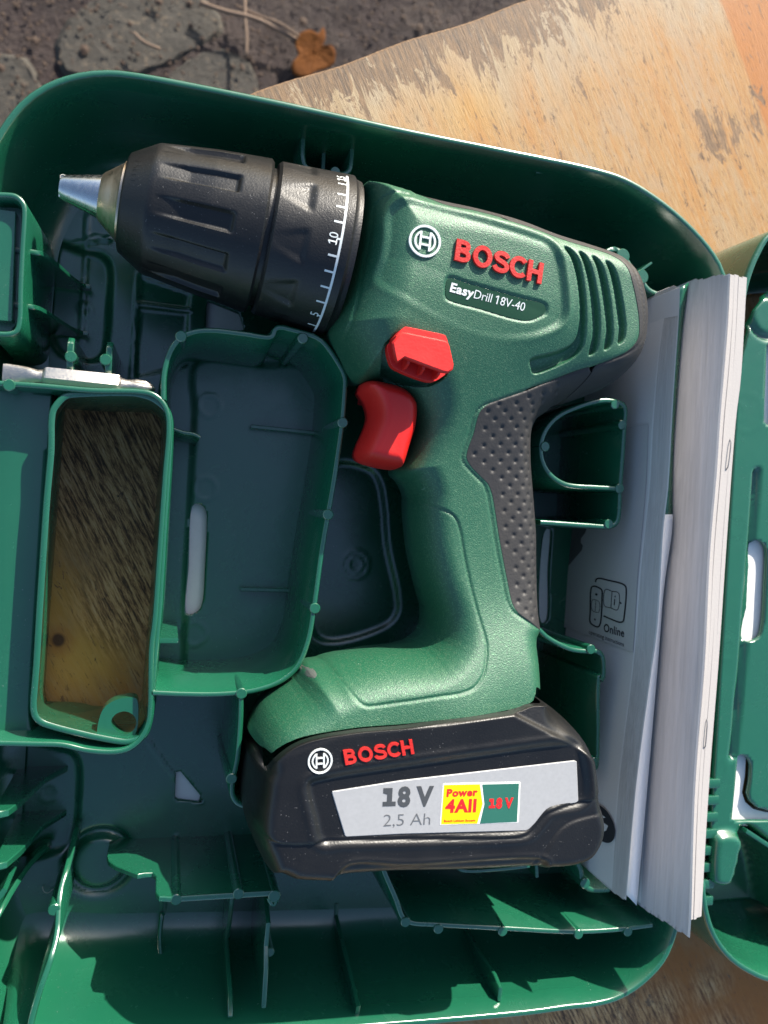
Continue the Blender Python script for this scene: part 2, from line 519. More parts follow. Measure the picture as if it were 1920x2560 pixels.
def dust(t, base, amount=0.62, scale=900, col=(0.45, 0.45, 0.42), patch=25):
    """Sparse lint and dust specks over a base colour."""
    sp = t.ramp(t.voro(scale), [(0.0, 1.0), (0.16, 0.0)])
    pa = t.ramp(t.noise(patch, 3, 0.6), [(amount - 0.08, 0.0), (amount + 0.06, 1.0)])
    pick = t.ramp(t.noise(scale * 0.43, 0), [(0.5, 0.0), (0.62, 1.0)])
    f = t.math('MULTIPLY', t.math('MULTIPLY', sp, pa), pick)
    return t.mix(f, base, col)

def plastic(name, col, rough, var=0.12, grain=None, grain_d=0.00004, dusty=0.6, dust_col=(0.35, 0.42, 0.38), spec=0.5, dscale=900):
    t = NT(name)
    n = t.noise(35, 4, 0.6)
    dark = tuple(c * (1 - var) for c in col); lite = tuple(min(1, c * (1 + var)) for c in col)
    c = t.mix(n, dark, lite)
    if dusty: c = dust(t, c, dusty, dscale, dust_col)
    sm_ = t.ramp(t.noise(60, 5, 0.65, dist=0.6), [(0.35, rough * 0.85), (0.7, min(1, rough * 1.25))])
    t.set(col=c, rough=sm_, spec=spec)
    if grain:
        t.bump(t.noise(grain, 2, 0.5), grain_d, 1.0)
    return t.m
M['case'] = plastic('green_polypropylene', (0.008, 0.098, 0.050), 0.25, 0.08, 130, 0.00006, 0.57, spec=1.0)
M['case'].node_tree.nodes['Principled BSDF'].inputs['Coat Weight'].default_value = 0.45
M['case'].node_tree.nodes['Principled BSDF'].inputs['Coat Roughness'].default_value = 0.22
M['lid'] = M['case']
def flake_green():
    t = NT('green_metallic_flake_housing')
    v = t.voro(3300, out='Color')
    sep = t.n('SeparateColor'); t.l(v, sep.inputs[0])
    fl = t.ramp(sep.outputs[0], [(0.74, 0.0), (0.95, 1.0)])
    base = t.mix(t.noise(30, 3), (0.006, 0.082, 0.037), (0.008, 0.098, 0.046))
    c = t.mix(t.math('MULTIPLY', fl, 0.38), base, (0.20, 0.36, 0.22))
    c = dust(t, c, 0.56, 1000, (0.4, 0.48, 0.42))
    t.set(col=c, rough=0.48, spec=0.8)
    t.l(t.math('MULTIPLY', fl, 0.5), t.b.inputs['Metallic'])
    t.bump(t.noise(2600, 2, 0.6), 0.00014, 1.0)
    return t.m
M['housing'] = flake_green()
M['black'] = plastic('black_textured_plastic', (0.008, 0.0078, 0.0078), 0.37, 0.15, 1600, 0.00006, 0.53, (0.34, 0.33, 0.32), dscale=1200)
M['black_sheen'] = plastic('black_flecked_plastic', (0.011, 0.0105, 0.0105), 0.40, 0.15, 1900, 0.00009, 0.52, (0.36, 0.35, 0.34))
M['rubber'] = plastic('grey_black_rubber', (0.026, 0.0245, 0.024), 0.58, 0.2, 1200, 0.00008, 0.53, (0.36, 0.34, 0.32))
M['red'] = plastic('red_plastic', (0.70, 0.016, 0.012), 0.46, 0.06, 1300, 0.00004, 0)
M['red_paint'] = plastic('red_letter_paint', (0.55, 0.022, 0.016), 0.45, 0.1, 1500, 0.0001, 0)
M['white_paint'] = plastic('white_letter_paint', (0.72, 0.76, 0.75), 0.45, 0.05, None, 0, 0)
M['plate'] = plastic('dark_green_name_plate', (0.018, 0.060, 0.030), 0.22, 0.05, None, 0, 0.62)
def label_mat():
    t = NT('silver_label_film')
    t.set(col=t.mix(t.noise(900, 2), (0.36, 0.36, 0.36), (0.43, 0.43, 0.43)), rough=0.45, metal=0.08)
    return t.m
M['label'] = label_mat()
M['ink'] = plastic('dark_grey_ink', (0.060, 0.064, 0.068), 0.5, 0.05, None, 0, 0)
M['ink_soft'] = plastic('grey_ink', (0.12, 0.125, 0.13), 0.5, 0.05, None, 0, 0)
M['yellow'] = plastic('yellow_sticker', (0.92, 0.62, 0.0), 0.35, 0.03, None, 0, 0)
M['stgreen'] = plastic('green_sticker', (0.03, 0.14, 0.10), 0.3, 0.05, None, 0, 0)
M['stred'] = plastic('red_sticker_ink', (0.75, 0.02, 0.02), 0.4, 0.03, None, 0, 0)
M['stwhite'] = plastic('white_sticker', (0.80, 0.79, 0.74), 0.4, 0.03, None, 0, 0)
def metal(name, col, rough, br=(900, 900, 900)):
    t = NT(name)
    n = t.noise(1, 3, 0.6, vec=t.map(br))
    t.set(col=t.mix(n, tuple(c * 0.8 for c in col), col), rough=t.ramp(n, [(0.3, rough * 0.8), (0.7, rough * 1.3)]), metal=1.0)
    t.bump(n, 0.00002)
    return t.m
M['jaw'] = metal('polished_steel', (0.62, 0.61, 0.61), 0.26)
M['nose'] = metal('bronze_tinted_steel', (0.62, 0.50, 0.38), 0.34, (3000, 300, 300))
M['bit'] = metal('sandblasted_steel', (0.56, 0.52, 0.47), 0.42, (1800, 1800, 1800))
M['staple'] = plastic('dull_staple_wire', (0.16, 0.165, 0.18), 0.6, 0.1, None, 0, 0)
def backing():
    t = NT('white_backing_board')
    t.set(col=t.mix(t.noise(500, 3), (0.74, 0.72, 0.69), (0.82, 0.80, 0.77)), rough=0.6); return t.m
M['backing'] = backing()
def pages(name, col, freq):
    t = NT(name)
    v = t.map((1, 0.012, 0.3))
    n = t.noise(freq, 4, 0.75, vec=v)
    n2 = t.noise(freq * 0.12, 2, 0.6, vec=v)
    c = t.mix(t.ramp(n, [(0.35, 0.0), (0.65, 1.0)]), tuple(x * 0.80 for x in col), col)
    c = t.mix(t.math('MULTIPLY', t.ramp(n2, [(0.4, 0), (0.6, 1)]), 0.35), c, tuple(x * 0.72 for x in col))
    t.set(col=c, rough=0.85, spec=0.2)
    t.bump(n, 0.00035, 0.8)
    return t.m
M['pages'] = pages('grey_paper_page_edges', (0.64, 0.60, 0.57), 2600)
M['pages_b'] = pages('grey_paper_page_edges_fine', (0.52, 0.51, 0.52), 1500)
def paper(name, col, rough=0.8):
    t = NT(name)
    c = t.mix(t.noise(900, 4, 0.7), tuple(x * 0.93 for x in col), col)
    t.set(col=c, rough=rough, spec=0.25); t.bump(t.noise(1200, 3), 0.00006); return t.m
M['cover'] = paper('grey_paper_cover', (0.74, 0.70, 0.68))
M['spine'] = paper('white_paper_spine', (0.43, 0.405, 0.39))
M['sheet'] = paper('white_office_paper', (0.84, 0.83, 0.82))
M['print_grey'] = paper('printed_grey_tone', (0.62, 0.585, 0.57))
M['print_dark'] = paper('printed_dark_tone', (0.16, 0.15, 0.15))
M['print_black'] = paper('printed_black', (0.035, 0.035, 0.04))
def glass():
    t = NT('clear_lamp_lens'); t.set(col=(0.10, 0.11, 0.10), rough=0.06, spec=0.8); return t.m
M['lens'] = glass()

GRAIN = math.radians(28.7)     # the bench edge runs at this angle; the grain runs across it
def wood():
    t = NT('weathered_varnished_plywood')
    def gm(along, across=1.0):                    # x runs along the bench edge, y along the grain
        nd = t.n('Mapping', vector_type='TEXTURE'); t.l(t.tc.outputs['Object'], nd.inputs[0])
        nd.inputs['Rotation'].default_value = (0, 0, GRAIN); nd.inputs['Scale'].default_value = (1 / across, 1 / along, 1)
        return nd.outputs[0]
    fib = t.noise(1700, 4, 0.8, vec=gm(0.07)); fib2 = t.noise(900, 5, 0.8, vec=gm(0.10), dist=0.15)
    dash = t.ramp(t.noise(900, 3, 0.7, vec=gm(0.16)), [(0.325, 1.0), (0.385, 0.0)])          # short dark pores
    blot = t.noise(75, 5, 0.7, vec=gm(0.035), dist=0.15); blot2 = t.noise(70, 5, 0.65, vec=gm(0.3), dist=0.8)
    e0 = Wp((600, 243), -4) * MM
    sx = t.n('SeparateXYZ'); mp = t.n('Mapping', vector_type='TEXTURE'); t.l(t.tc.outputs['Object'], mp.inputs[0])
    mp.inputs['Location'].default_value = (e0[0], e0[1], 0); mp.inputs['Rotation'].default_value = (0, 0, GRAIN)
    t.l(mp.outputs[0], sx.inputs[0])                 # X along the bench edge, Y negative into the board
    patch_ = t.noise(28, 5, 0.65, vec=gm(0.5), dist=0.5)
    dep = t.n('MapRange'); t.l(t.math('ADD', sx.outputs['Y'], t.math('MULTIPLY', t.math('SUBTRACT', patch_, 0.5), 0.085)), dep.inputs[0])
    dep.inputs[1].default_value = -0.012; dep.inputs[2].default_value = -0.042       # bleached at the edge, varnished further in
    cream = t.ramp(blot, [(0.35, (0.32, 0.22, 0.12)), (0.5, (0.39, 0.285, 0.17)), (0.65, (0.34, 0.26, 0.175))])
    warm = t.ramp(blot, [(0.34, (0.36, 0.165, 0.048)), (0.46, (0.40, 0.195, 0.058)), (0.56, (0.39, 0.225, 0.09)), (0.68, (0.34, 0.15, 0.036))])
    base = t.mix(dep.outputs[0], cream, warm)
    base = t.mix(t.ramp(fib, [(0.38, 0.45), (0.50, 0.0)]), base, (0.22, 0.125, 0.06))
    base = t.mix(t.math('MULTIPLY', t.ramp(fib2, [(0.52, 0.0), (0.60, 1.0)]), 0.40), base, (0.43, 0.32, 0.20))   # bleached fibres
    grey = t.ramp(t.noise(60, 6, 0.75, vec=gm(0.45), dist=0.6), [(0.50, 0.0), (0.62, 1.0)])
    base = t.mix(t.math('MULTIPLY', grey, 0.35), base, (0.33, 0.265, 0.19))
    base = t.mix(t.math('MULTIPLY', dash, 0.6), base, (0.11, 0.065, 0.035))
    def near(c_px, rad, soft):
        c = Wp(c_px, -4) * MM
        vm = t.n('VectorMath', operation='DISTANCE'); t.l(t.tc.outputs['Object'], vm.inputs[0])
        vm.inputs[1].default_value = (c[0], c[1], -0.004)
        d = t.math('ADD', vm.outputs['Value'], t.math('MULTIPLY', t.math('SUBTRACT', blot2, 0.5), soft * 2.6))
        mr = t.n('MapRange'); t.l(d, mr.inputs[0])
        mr.inputs[1].default_value = rad + soft; mr.inputs[2].default_value = rad - soft
        return mr.outputs[0]
    mx = lambda *a: a[0] if len(a) == 1 else t.math('MAXIMUM', a[0], mx(*a[1:]))
    band = t.n('MapRange')                            # a strip of fresh varnish with a straight edge along the grain
    xb = float((Wp((1822, 60), -4) - Wp((600, 243), -4)) @ np.array([math.cos(GRAIN), math.sin(GRAIN)])) * MM
    t.l(t.math('ADD', sx.outputs['X'], t.math('MULTIPLY', t.math('SUBTRACT', fib2, 0.5), 0.006)), band.inputs[0])
    band.inputs[1].default_value = xb - 0.0008; band.inputs[2].default_value = xb + 0.0008
    orange = mx(t.math('MULTIPLY', band.outputs[0], 0.85), near((1850, 2600), 0.050, 0.02), near((1700, 2460), 0.026, 0.012))
    base = t.mix(t.math('MULTIPLY', orange, 0.9), base, t.mix(fib, (0.31, 0.092, 0.012), (0.45, 0.155, 0.022)))
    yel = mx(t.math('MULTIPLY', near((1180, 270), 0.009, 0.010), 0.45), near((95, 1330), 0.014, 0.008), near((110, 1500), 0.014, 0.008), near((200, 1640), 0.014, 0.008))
    base = t.mix(t.math('MULTIPLY', yel, 0.75), base, t.mix(fib2, (0.50, 0.26, 0.03), (0.60, 0.38, 0.10)))  # ochre patches, also lightened in colour to counter shade inside the handle opening
    base = t.mix(t.math('MULTIPLY', dash, 0.5), base, (0.12, 0.07, 0.035))
    # worn-through area: bare ply with black weathered fibres, lightened to offset the opening's shade
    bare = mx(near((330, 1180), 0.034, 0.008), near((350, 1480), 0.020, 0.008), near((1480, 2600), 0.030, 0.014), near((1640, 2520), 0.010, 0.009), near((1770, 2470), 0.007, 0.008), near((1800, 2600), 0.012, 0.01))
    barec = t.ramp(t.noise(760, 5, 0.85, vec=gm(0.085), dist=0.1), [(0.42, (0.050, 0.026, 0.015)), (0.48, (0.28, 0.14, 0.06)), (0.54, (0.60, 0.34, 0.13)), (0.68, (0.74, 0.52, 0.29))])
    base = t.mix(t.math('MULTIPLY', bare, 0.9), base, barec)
    knot = near((146, 1600), 0.0022, 0.0006); halo = near((150, 1600), 0.0046, 0.0022)
    base = t.mix(t.math('MULTIPLY', halo, 0.6), base, (0.34, 0.14, 0.04))
    base = t.mix(t.math('MULTIPLY', knot, 0.9), base, (0.055, 0.028, 0.018))
    # peeled flakes with crisp edges, denser towards the edge and at worn spots
    fl = t.noise(120, 6, 0.8, vec=gm(0.28), dist=1.0)
    mr = t.n('MapRange'); t.l(sx.outputs['Y'], mr.inputs[0]); mr.inputs[1].default_value = -0.030; mr.inputs[2].default_value = 0.0
    mr.inputs[3].default_value = 0.0; mr.inputs[4].default_value = 0.24
    worn = mx(near((1800, 330), 0.010, 0.010), near((1860, 300), 0.008, 0.008))
    flv = t.math('SUBTRACT', t.math('SUBTRACT', fl, mr.outputs[0]), t.math('MULTIPLY', worn, 0.16))
    flk = t.ramp(flv, [(0.372, 1.0), (0.384, 0.0)])
    flc = t.ramp(t.noise(900, 5, 0.8, vec=gm(0.1)), [(0.38, (0.060, 0.033, 0.019)), (0.60, (0.25, 0.15, 0.08))])
    base = t.mix(t.math('MULTIPLY', flk, 0.92), base, flc)
    # black mould pits and hair cracks
    crk = t.ramp(t.noise(210, 6, 0.78, vec=gm(0.35), dist=1.4), [(0.30, 1.0), (0.35, 0.0)])
    base = t.mix(t.math('MULTIPLY', crk, 0.8), base, (0.05, 0.032, 0.022))
    sp = t.ramp(t.noise(520, 3, 0.6, vec=gm(0.6)), [(0.275, 1.0), (0.32, 0.0)])
    base = t.mix(t.math('MULTIPLY', sp, 0.7), base, (0.10, 0.062, 0.035))
    t.set(col=base, rough=t.ramp(fib2, [(0.3, 0.45), (0.7, 0.72)]), spec=0.35)
    t.bump(fib, 0.0003, 0.7); t.bump(crk, 0.0006, -0.6); t.bump(flk, 0.0005, -0.9)
    return t.m
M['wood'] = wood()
def edge_wood():
    t = NT('plywood_edge_layers')
    n = t.noise(1, 3, 0.7, vec=t.map((30, 30, 900)))
    t.set(col=t.ramp(n, [(0.35, (0.10, 0.05, 0.03)), (0.65, (0.34, 0.20, 0.12))]), rough=0.8); return t.m
M['wood_edge'] = edge_wood()
def soil():
    t = NT('damp_soil_and_litter')
    a = t.noise(14, 8, 0.72); b = t.noise(70, 6, 0.7, dist=0.6)
    c = t.ramp(b, [(0.30, (0.022, 0.014, 0.013)), (0.5, (0.044, 0.030, 0.025)), (0.64, (0.062, 0.044, 0.035)), (0.8, (0.10, 0.072, 0.053))])
    c = t.mix(t.ramp(a, [(0.4, 0.1), (0.65, 0.8)]), c, (0.038, 0.022, 0.020))
    t.set(col=c, rough=0.85); t.bump(b, 0.006, 1.0); t.bump(t.noise(260, 4, 0.7), 0.002, 0.7); return t.m
M['soil'] = soil()
def slab():
    t = NT('grey_green_paving_stone')
    b = t.noise(60, 7, 0.72, dist=0.5)
    c = t.ramp(b, [(0.3, (0.036, 0.031, 0.024)), (0.55, (0.052, 0.045, 0.035)), (0.75, (0.075, 0.064, 0.05))])
    c = t.mix(t.ramp(t.noise(220, 4, 0.7), [(0.58, 0.0), (0.72, 0.7)]), c, (0.26, 0.19, 0.12))
    t.set(col=c, rough=0.8); t.bump(b, 0.004, 0.7); return t.m
M['stone'] = slab()
def leafm():
    t = NT('dry_brown_leaf')
    t.set(col=t.ramp(t.noise(40, 5, 0.65), [(0.3, (0.075, 0.026, 0.007)), (0.6, (0.14, 0.050, 0.012)), (0.8, (0.17, 0.070, 0.02))]), rough=0.8, spec=0.1); t.bump(t.noise(90, 4), 0.002); return t.m
M['leaf'] = leafm()
M['straw'] = paper('dry_straw', (0.20, 0.14, 0.10))
M['pebble'] = paper('brown_grit', (0.075, 0.050, 0.036))
M['lint'] = paper('pale_lint', (0.55, 0.56, 0.52))

# ================================================================== ground
GZ = -430.0
def build_ground():
    nx = 160
    xs = np.linspace(-900, 1200, nx); ys = np.linspace(-900, 1200, nx)
    X, Y = np.meshgrid(xs, ys, indexing='ij')
    Z = GZ + 3 * np.sin(X / 37 + 1.3 * np.sin(Y / 51)) * np.sin(Y / 43) + rng.normal(0, 1.6, X.shape)
    V = np.column_stack([X.ravel(), Y.ravel(), Z.ravel()])
    I = np.arange(nx * nx).reshape(nx, nx)
    F = np.stack([I[:-1, :-1], I[1:, :-1], I[1:, 1:], I[:-1, 1:]], -1).reshape(-1, 4)
    g = mesh_obj('ground', V, F, M['soil'])
    g['kind'] = 'structure'
    far = mesh_obj('ground_far', [[-3000, -3000, GZ - 16], [3000, -3000, GZ - 16], [3000, 3000, GZ - 16], [-3000, 3000, GZ - 16]], [[0, 1, 2, 3]], M['soil'], smooth=False)
    far.parent = g
    # flat stones let into the soil
    for px in ([(150, 60), (330, -60), (500, -30), (560, 60), (440, 150), (250, 200), (150, 170)],
               [(-60, 150), (60, 130), (110, 210), (200, 240), (140, 420), (-60, 420)],
               [(410, 200), (540, 110), (640, 160), (640, 280), (480, 290)]):
        P = cat(WP(px, GZ + 8), 6)
        P = P + rng.normal(0, 0.8, P.shape)
        prism('paving_stone', P, GZ - 10, GZ + 4 + rng.normal(0, 0.6, len(P)), M['stone'], g, bev=4.5)
    # grit: uncounted
    V, F = [], []
    for i in range(1500):
        u = random.uniform(-80, 1350); v = random.uniform(-120, 460)
        c = Wp((u, v), GZ + 4); s = random.uniform(0.6, 2.2) * (2.0 if random.random() < 0.03 else 1)
        b = len(V); a0 = random.uniform(0, 6.3); k = 6
        z0 = GZ + random.uniform(1, 10)
        for j in range(k):
            a = a0 + j * 2 * np.pi / k; rr = s * random.uniform(0.7, 1.25)
            V.append([c[0] + rr * math.cos(a), c[1] + rr * math.sin(a), z0])
        V.append([c[0], c[1], z0 + s * random.uniform(0.2, 0.5)])
        F += [[b + j, b + (j + 1) % k, b + k] for j in range(k)]
    g2 = mesh_obj('grit', V, F, M['pebble'], smooth=False); g2['kind'] = 'stuff'
    g2['label'] = 'brown grit and crumbs scattered over the soil'; g2['category'] = 'grit'
    # fallen leaf
    L = WP([(735, 190), (728, 165), (745, 140), (737, 105), (750, 85), (775, 78), (795, 88), (808, 70), (814, 95), (806, 115), (828, 118), (838, 135), (834, 160), (815, 172), (790, 180), (765, 196)], GZ + 14)
    c = L.mean(0); P = cat(L, 2.0)
    rings = []
    for k, f in enumerate(np.linspace(0, 1, 7)):
        xy = c + (P - c) * f
        z = GZ + 14 + 2.5 * f ** 2 * (0.6 + 0.5 * np.sin(np.arange(len(P)) * 0.33)) + rng.normal(0, 0.25, len(P))
        rings.append(np.column_stack([xy, z]))
    n = len(P); V = np.concatenate(rings)
    F = [[k * n + i, k * n + (i + 1) % n, (k + 1) * n + (i + 1) % n, (k + 1) * n + i] for k in range(6) for i in range(n)]
    lf = mesh_obj('fallen_leaf', V, F, M['leaf'])
    md = lf.modifiers.new('s', 'SOLIDIFY'); md.thickness = 0.0006
    tag(lf, 'curled orange-brown fallen leaf on the soil beyond the bench corner', 'leaf')
    # stalks
    data = [([(612, -10), (613, 60), (616, 100), (614, 145)], 1.6, 'pale upright straw stalk left of the fallen leaf'),
            ([(500, 5), (560, 30), (640, 50), (700, 75), (745, 95)], 2.0, 'long reddish twig leading up to the fallen leaf'),
            ([(590, 12), (650, 42), (700, 62), (748, 92)], 1.0, 'thin pale stalk lying beside the reddish twig'),
            ([(335, 80), (352, 100), (375, 115), (400, 125)], 1.4, 'short broken stalk on the grey stone')]
    for px, r, lab in data:
        P = cat(WP(px, GZ + 16), 4, closed=False)
        P3 = np.column_stack([P, GZ + 15 + 3 * np.sin(np.arange(len(P)) * 0.2)])
        tag(tube('dry_stalk', P3, r, M['straw'], None, 6), lab, 'stalk', 'dry stalks on the soil')
build_ground()

# ================================================================== bench
TZ = -4.0
e0, e1 = Wp((600, 243), TZ), Wp((1320, 0), TZ)
et = (e1 - e0) / np.linalg.norm(e1 - e0); en = np.array([-et[1], et[0]])
bench = thing('wooden_bench', 'weathered varnished plywood bench top under the green case', 'bench')
def build_bench():
    L = 420.0
    P = []
    s = np.arange(-L, L + 1, 1.5)
    jag = 0.5 * np.sin(s / 9) + rng.normal(0, 0.05, len(s))
    edge = e0 + np.outer(s, et) + np.outer(jag, en)
    back = np.array([e0 + et * L - en * 700, e0 - et * L - en * 700])
    poly = np.concatenate([edge, back])[::-1]
    n = len(poly)
    inn = poly.copy(); inn[2:] = (edge - en * 0.9)[::-1]
    V = np.concatenate([np.column_stack([inn, np.full(n, TZ)]), np.column_stack([poly, np.full(n, TZ - 0.8)]), np.column_stack([poly, np.full(n, TZ - 18)])])
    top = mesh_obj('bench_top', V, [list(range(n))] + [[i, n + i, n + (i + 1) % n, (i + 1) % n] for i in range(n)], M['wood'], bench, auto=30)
    fixn(top)
    F2 = [[n + i, 2 * n + i, 2 * n + (i + 1) % n, n + (i + 1) % n] for i in range(n)] + [[2 * n + i for i in range(n)][::-1]]
    fixn(mesh_obj('bench_edge', V, F2, M['wood_edge'], bench, auto=30))
    # legs reach the ground out of the picture
    for a, b in ((-250, -80), (250, -80), (-250, -600), (250, -600)):
        c = e0 + et * a + en * b
        h = 25
        q = np.array([c + et * x + en * y for x, y in ((-h, -h), (h, -h), (h, h), (-h, h))])
        prism('leg', q, GZ - 5, TZ - 18.2, M['wood_edge'], bench, bev=2)
build_bench()

# ================================================================== tool case
ZR = 45.0
case = thing('tool_case', 'open dark green plastic tool case holding a drill on the bench', 'tool case')
rim_px = [(0, 355), (60, 270), (120, 225), (200, 197), (270, 190), (330, 195), (680, 262), (1000, 332), (1250, 382), (1480, 430),
          (1560, 455), (1650, 510), (1730, 580), (1780, 640), (1805, 690)]
rimA = WP(rim_px, ZR)
rimB = WP([(1686, 2322), (1654, 2400), (1591, 2463), (1539, 2492), (1481, 2506), (1423, 2512), (1330, 2525), (960, 2557), (600, 2580), (250, 2600), (0, 2616)], ZR)
X0 = -58.0
rim = np.concatenate([rimA, [[197, 76], [198, 40], [198, -60], [196, -120]], rimB, [[-38, -170], [-50, -160], [-57, -145], [X0, -120], [X0, 0], [X0, 70], [-56.5, 88]]])
rim = cat(rim, 3.0)                      # runs clockwise seen from above: left side is outside
inner_off = [(2.0, -2.0), (2.2, 6.0), (2.2, 43.0), (2.0, 44.6), (1.6, 45.0), (0.4, 45.0), (0.0, 44.6), (-1.0, 36.0), (-2.0, 26.0), (-3.0, 18.0), (-4.6, 11.0), (-7.0, 5.5), (-10.0, 2.0), (-14.0, 0.2), (-16.0, 0.0)]
def zsm(prof, k=5):
    d = np.array(prof); t = np.arange(len(d)); tt = np.linspace(0, len(d) - 1, (len(d) - 1) * k + 1)
    return d, t, tt
outer = [( -4.0, -2.9), (0.0, -2.5), (2.2, 1.0), (3.0, 6.0)] + [(3.0 - 0.02 * z, z) for z in (20.0, 43.0)] + inner_off[3:]
case_wall = loft('outer_wall', rim, outer, M['case'], case, True, auto=60)

def catn(pts, k=5):
    """Closed Catmull-Rom with k points on every span, so that two outlines stay paired."""
    P = np.asarray(pts, float); n = len(P); out = []
    for i in range(n):
        p0, p1, p2, p3 = P[i - 1], P[i], P[(i + 1) % n], P[(i + 2) % n]
        for t in np.arange(k) / k:
            m1, m2 = (p2 - p0) * 0.35, (p3 - p1) * 0.35
            out.append((2 * t**3 - 3 * t**2 + 1) * p1 + (t**3 - 2 * t**2 + t) * m1 + (-2 * t**3 + 3 * t**2) * p2 + (t**3 - t**2) * m2)
    return np.array(out)
slot_top = catn(WP(Q9((178, 400), (180, 230), (190, 160), (228, 108), (280, 80), (500, 70), (650, 72), (745, 98), (815, 150), (840, 220), (832, 450), (808, 800), (778, 1300), (742, 1700), (725, 1950), (690, 2060), (600, 2090), (430, 2062), (250, 2020), (130, 1985), (85, 1950), (74, 1880), (92, 1650), (112, 1300), (152, 700)), 44.0))
slot_bot = catn(WP(Q9((172, 400), (180, 230), (192, 165), (230, 115), (280, 97), (500, 93), (650, 97), (735, 115), (788, 165), (804, 225), (796, 450), (768, 800), (738, 1300), (703, 1700), (690, 1850), (675, 1893), (600, 1895), (430, 1893), (250, 1890), (130, 1889), (82, 1888), (76, 1870), (92, 1650), (112, 1300), (150, 700)), -3.4))
ar_ = (slot_bot[:, 0] * np.roll(slot_bot[:, 1], -1)).sum() - (slot_bot[:, 1] * np.roll(slot_bot[:, 0], -1)).sum()
SG = -1.0 if ar_ > 0 else 1.0             # offset sign that points out of the opening
slot_in = cat(offs(slot_bot, SG * 0.6)[::3], 1.5)

white_slots = [RC((838, 880), (870, 885), (890, 910), (893, 960), (885, 1150), (875, 1300), (860, 1340), (825, 1358), (806, 1355), (815, 1150)),
               Q2((388, 1330), (660, 1440), (700, 1580), (380, 1580)),
               Q8((1462, 880), (1660, 1120), (1720, 1190), (1450, 1160)),
               QA((320, 1150), (345, 1095), (375, 1085), (365, 1400), (350, 1780), (320, 1800), (295, 1760))]
slot_w = [cat(WP(p, 0.0), 1.0) if i in (0, 3) else WP(p, 0.0) for i, p in enumerate(white_slots)]

def build_floor():
    ol = offs(rim, -15.2)[::1]
    feats = []
    def f(px, depth, bev, smooth=True, z=0.0, add=None):
        P = WP(px, z); feats.append((cat(P, 1.5) if smooth else P, depth, bev))
    # sunk and raised fields of the moulded floor
    f(Q1((440, 690), (700, 760), (820, 780), (890, 830), (915, 910), (905, 1200), (890, 1450), (860, 1600), (790, 1660), (500, 1600), (380, 1200)), -2.5, 1.3)
    f(Q1((1150, 1215), (1560, 1260), (1540, 1700), (1130, 1800)), -1.2, 0.6, False)
    f(Q1((1165, 960), (1580, 1100), (1560, 1230), (1150, 1180)), -1.2, 0.6, False)
    f(Q8((-400, 700), (560, 760), (640, 830), (650, 1200), (610, 1480), (560, 1560), (480, 1600), (-400, 1650)), -2.5, 1.4)
    f(Q5((-60, 800), (235, 830), (300, 920), (335, 1100), (360, 1400), (440, 1800), (430, 1920), (340, 2010), (-170, 2090)), -1.7, 1.2)
    f(RC((850, 275), (1140, 285), (1300, 290), (1380, 420), (1330, 800), (1255, 1260), (1230, 1500), (1100, 1600), (830, 1640), (800, 1340), (820, 900), (840, 500)), 1.2, 1.0)
    # line ridges
    ridges = [Q1((735, 460), (715, 800), (690, 1150), (670, 1500)), Q1((1150, 960), (1140, 1200), (1110, 1600), (1095, 1800)), Q1((740, 640), (900, 650)),
              Q1((1150, 1190), (1580, 1245)), Q8((1210, 640), (1420, 930), (1660, 1180)), RE((700, 560), (720, 400), (760, 230)),
              Q1((560, 700), (900, 660))]
    rid = [(cat(WP(p, 0), 1.0, False), 0.9, 0.55) for p in ridges]
    rings = [(RC((905, 457)), 45), (RC((885, 815)), 48), (RD((840, 230)), 48), (RC((1540, 1145)), 62), (RC((1540, 1145)), 34), (Q1((700, 1230)), 25), (RC((70, 600)), 40), (Q8((400, 1120)), 36)]
    boss = Wp(Q8((830, 1670))[0], 0)
    def H(P):
        z = np.zeros(len(P))
        for poly, dep, bev in feats:
            z += dep * sm(sdb(P, poly) / bev)
        for path, hh, wd in rid:
            lo, hi = path.min(0) - 3, path.max(0) + 3
            ok = ((P > lo) & (P < hi)).all(1)
            if ok.any():
                d = np.sqrt(((P[ok][:, None] - path[None]) ** 2).sum(2).min(1))
                z[ok] += hh * np.exp(-(d / wd) ** 4)
        for pc, rpx in rings:
            c = Wp(pc[0], 0); r = rpx / 1.728 * 0.147
            d = np.linalg.norm(P - c, axis=1)
            z += 0.32 * np.exp(-((d - r) / 0.45) ** 2)
        d = np.linalg.norm(P - boss, axis=1)
        z += 1.6 * sm((9.2 - d) / 0.8) - 2.2 * np.exp(-((d - 10.6) / 1.5) ** 2)
        return z
    field('floor_panel', ol, H, 0.95, M['case'], case, skirt=1.9, holes=[slot_in] + slot_w, auto=None)
    for P in slot_w:
        c = P.mean(0); Q = c + (P - c) * 1.2
        prism('backing_board', Q, -3.4, -1.9, M['backing'], case, bev=0.05)
build_floor()

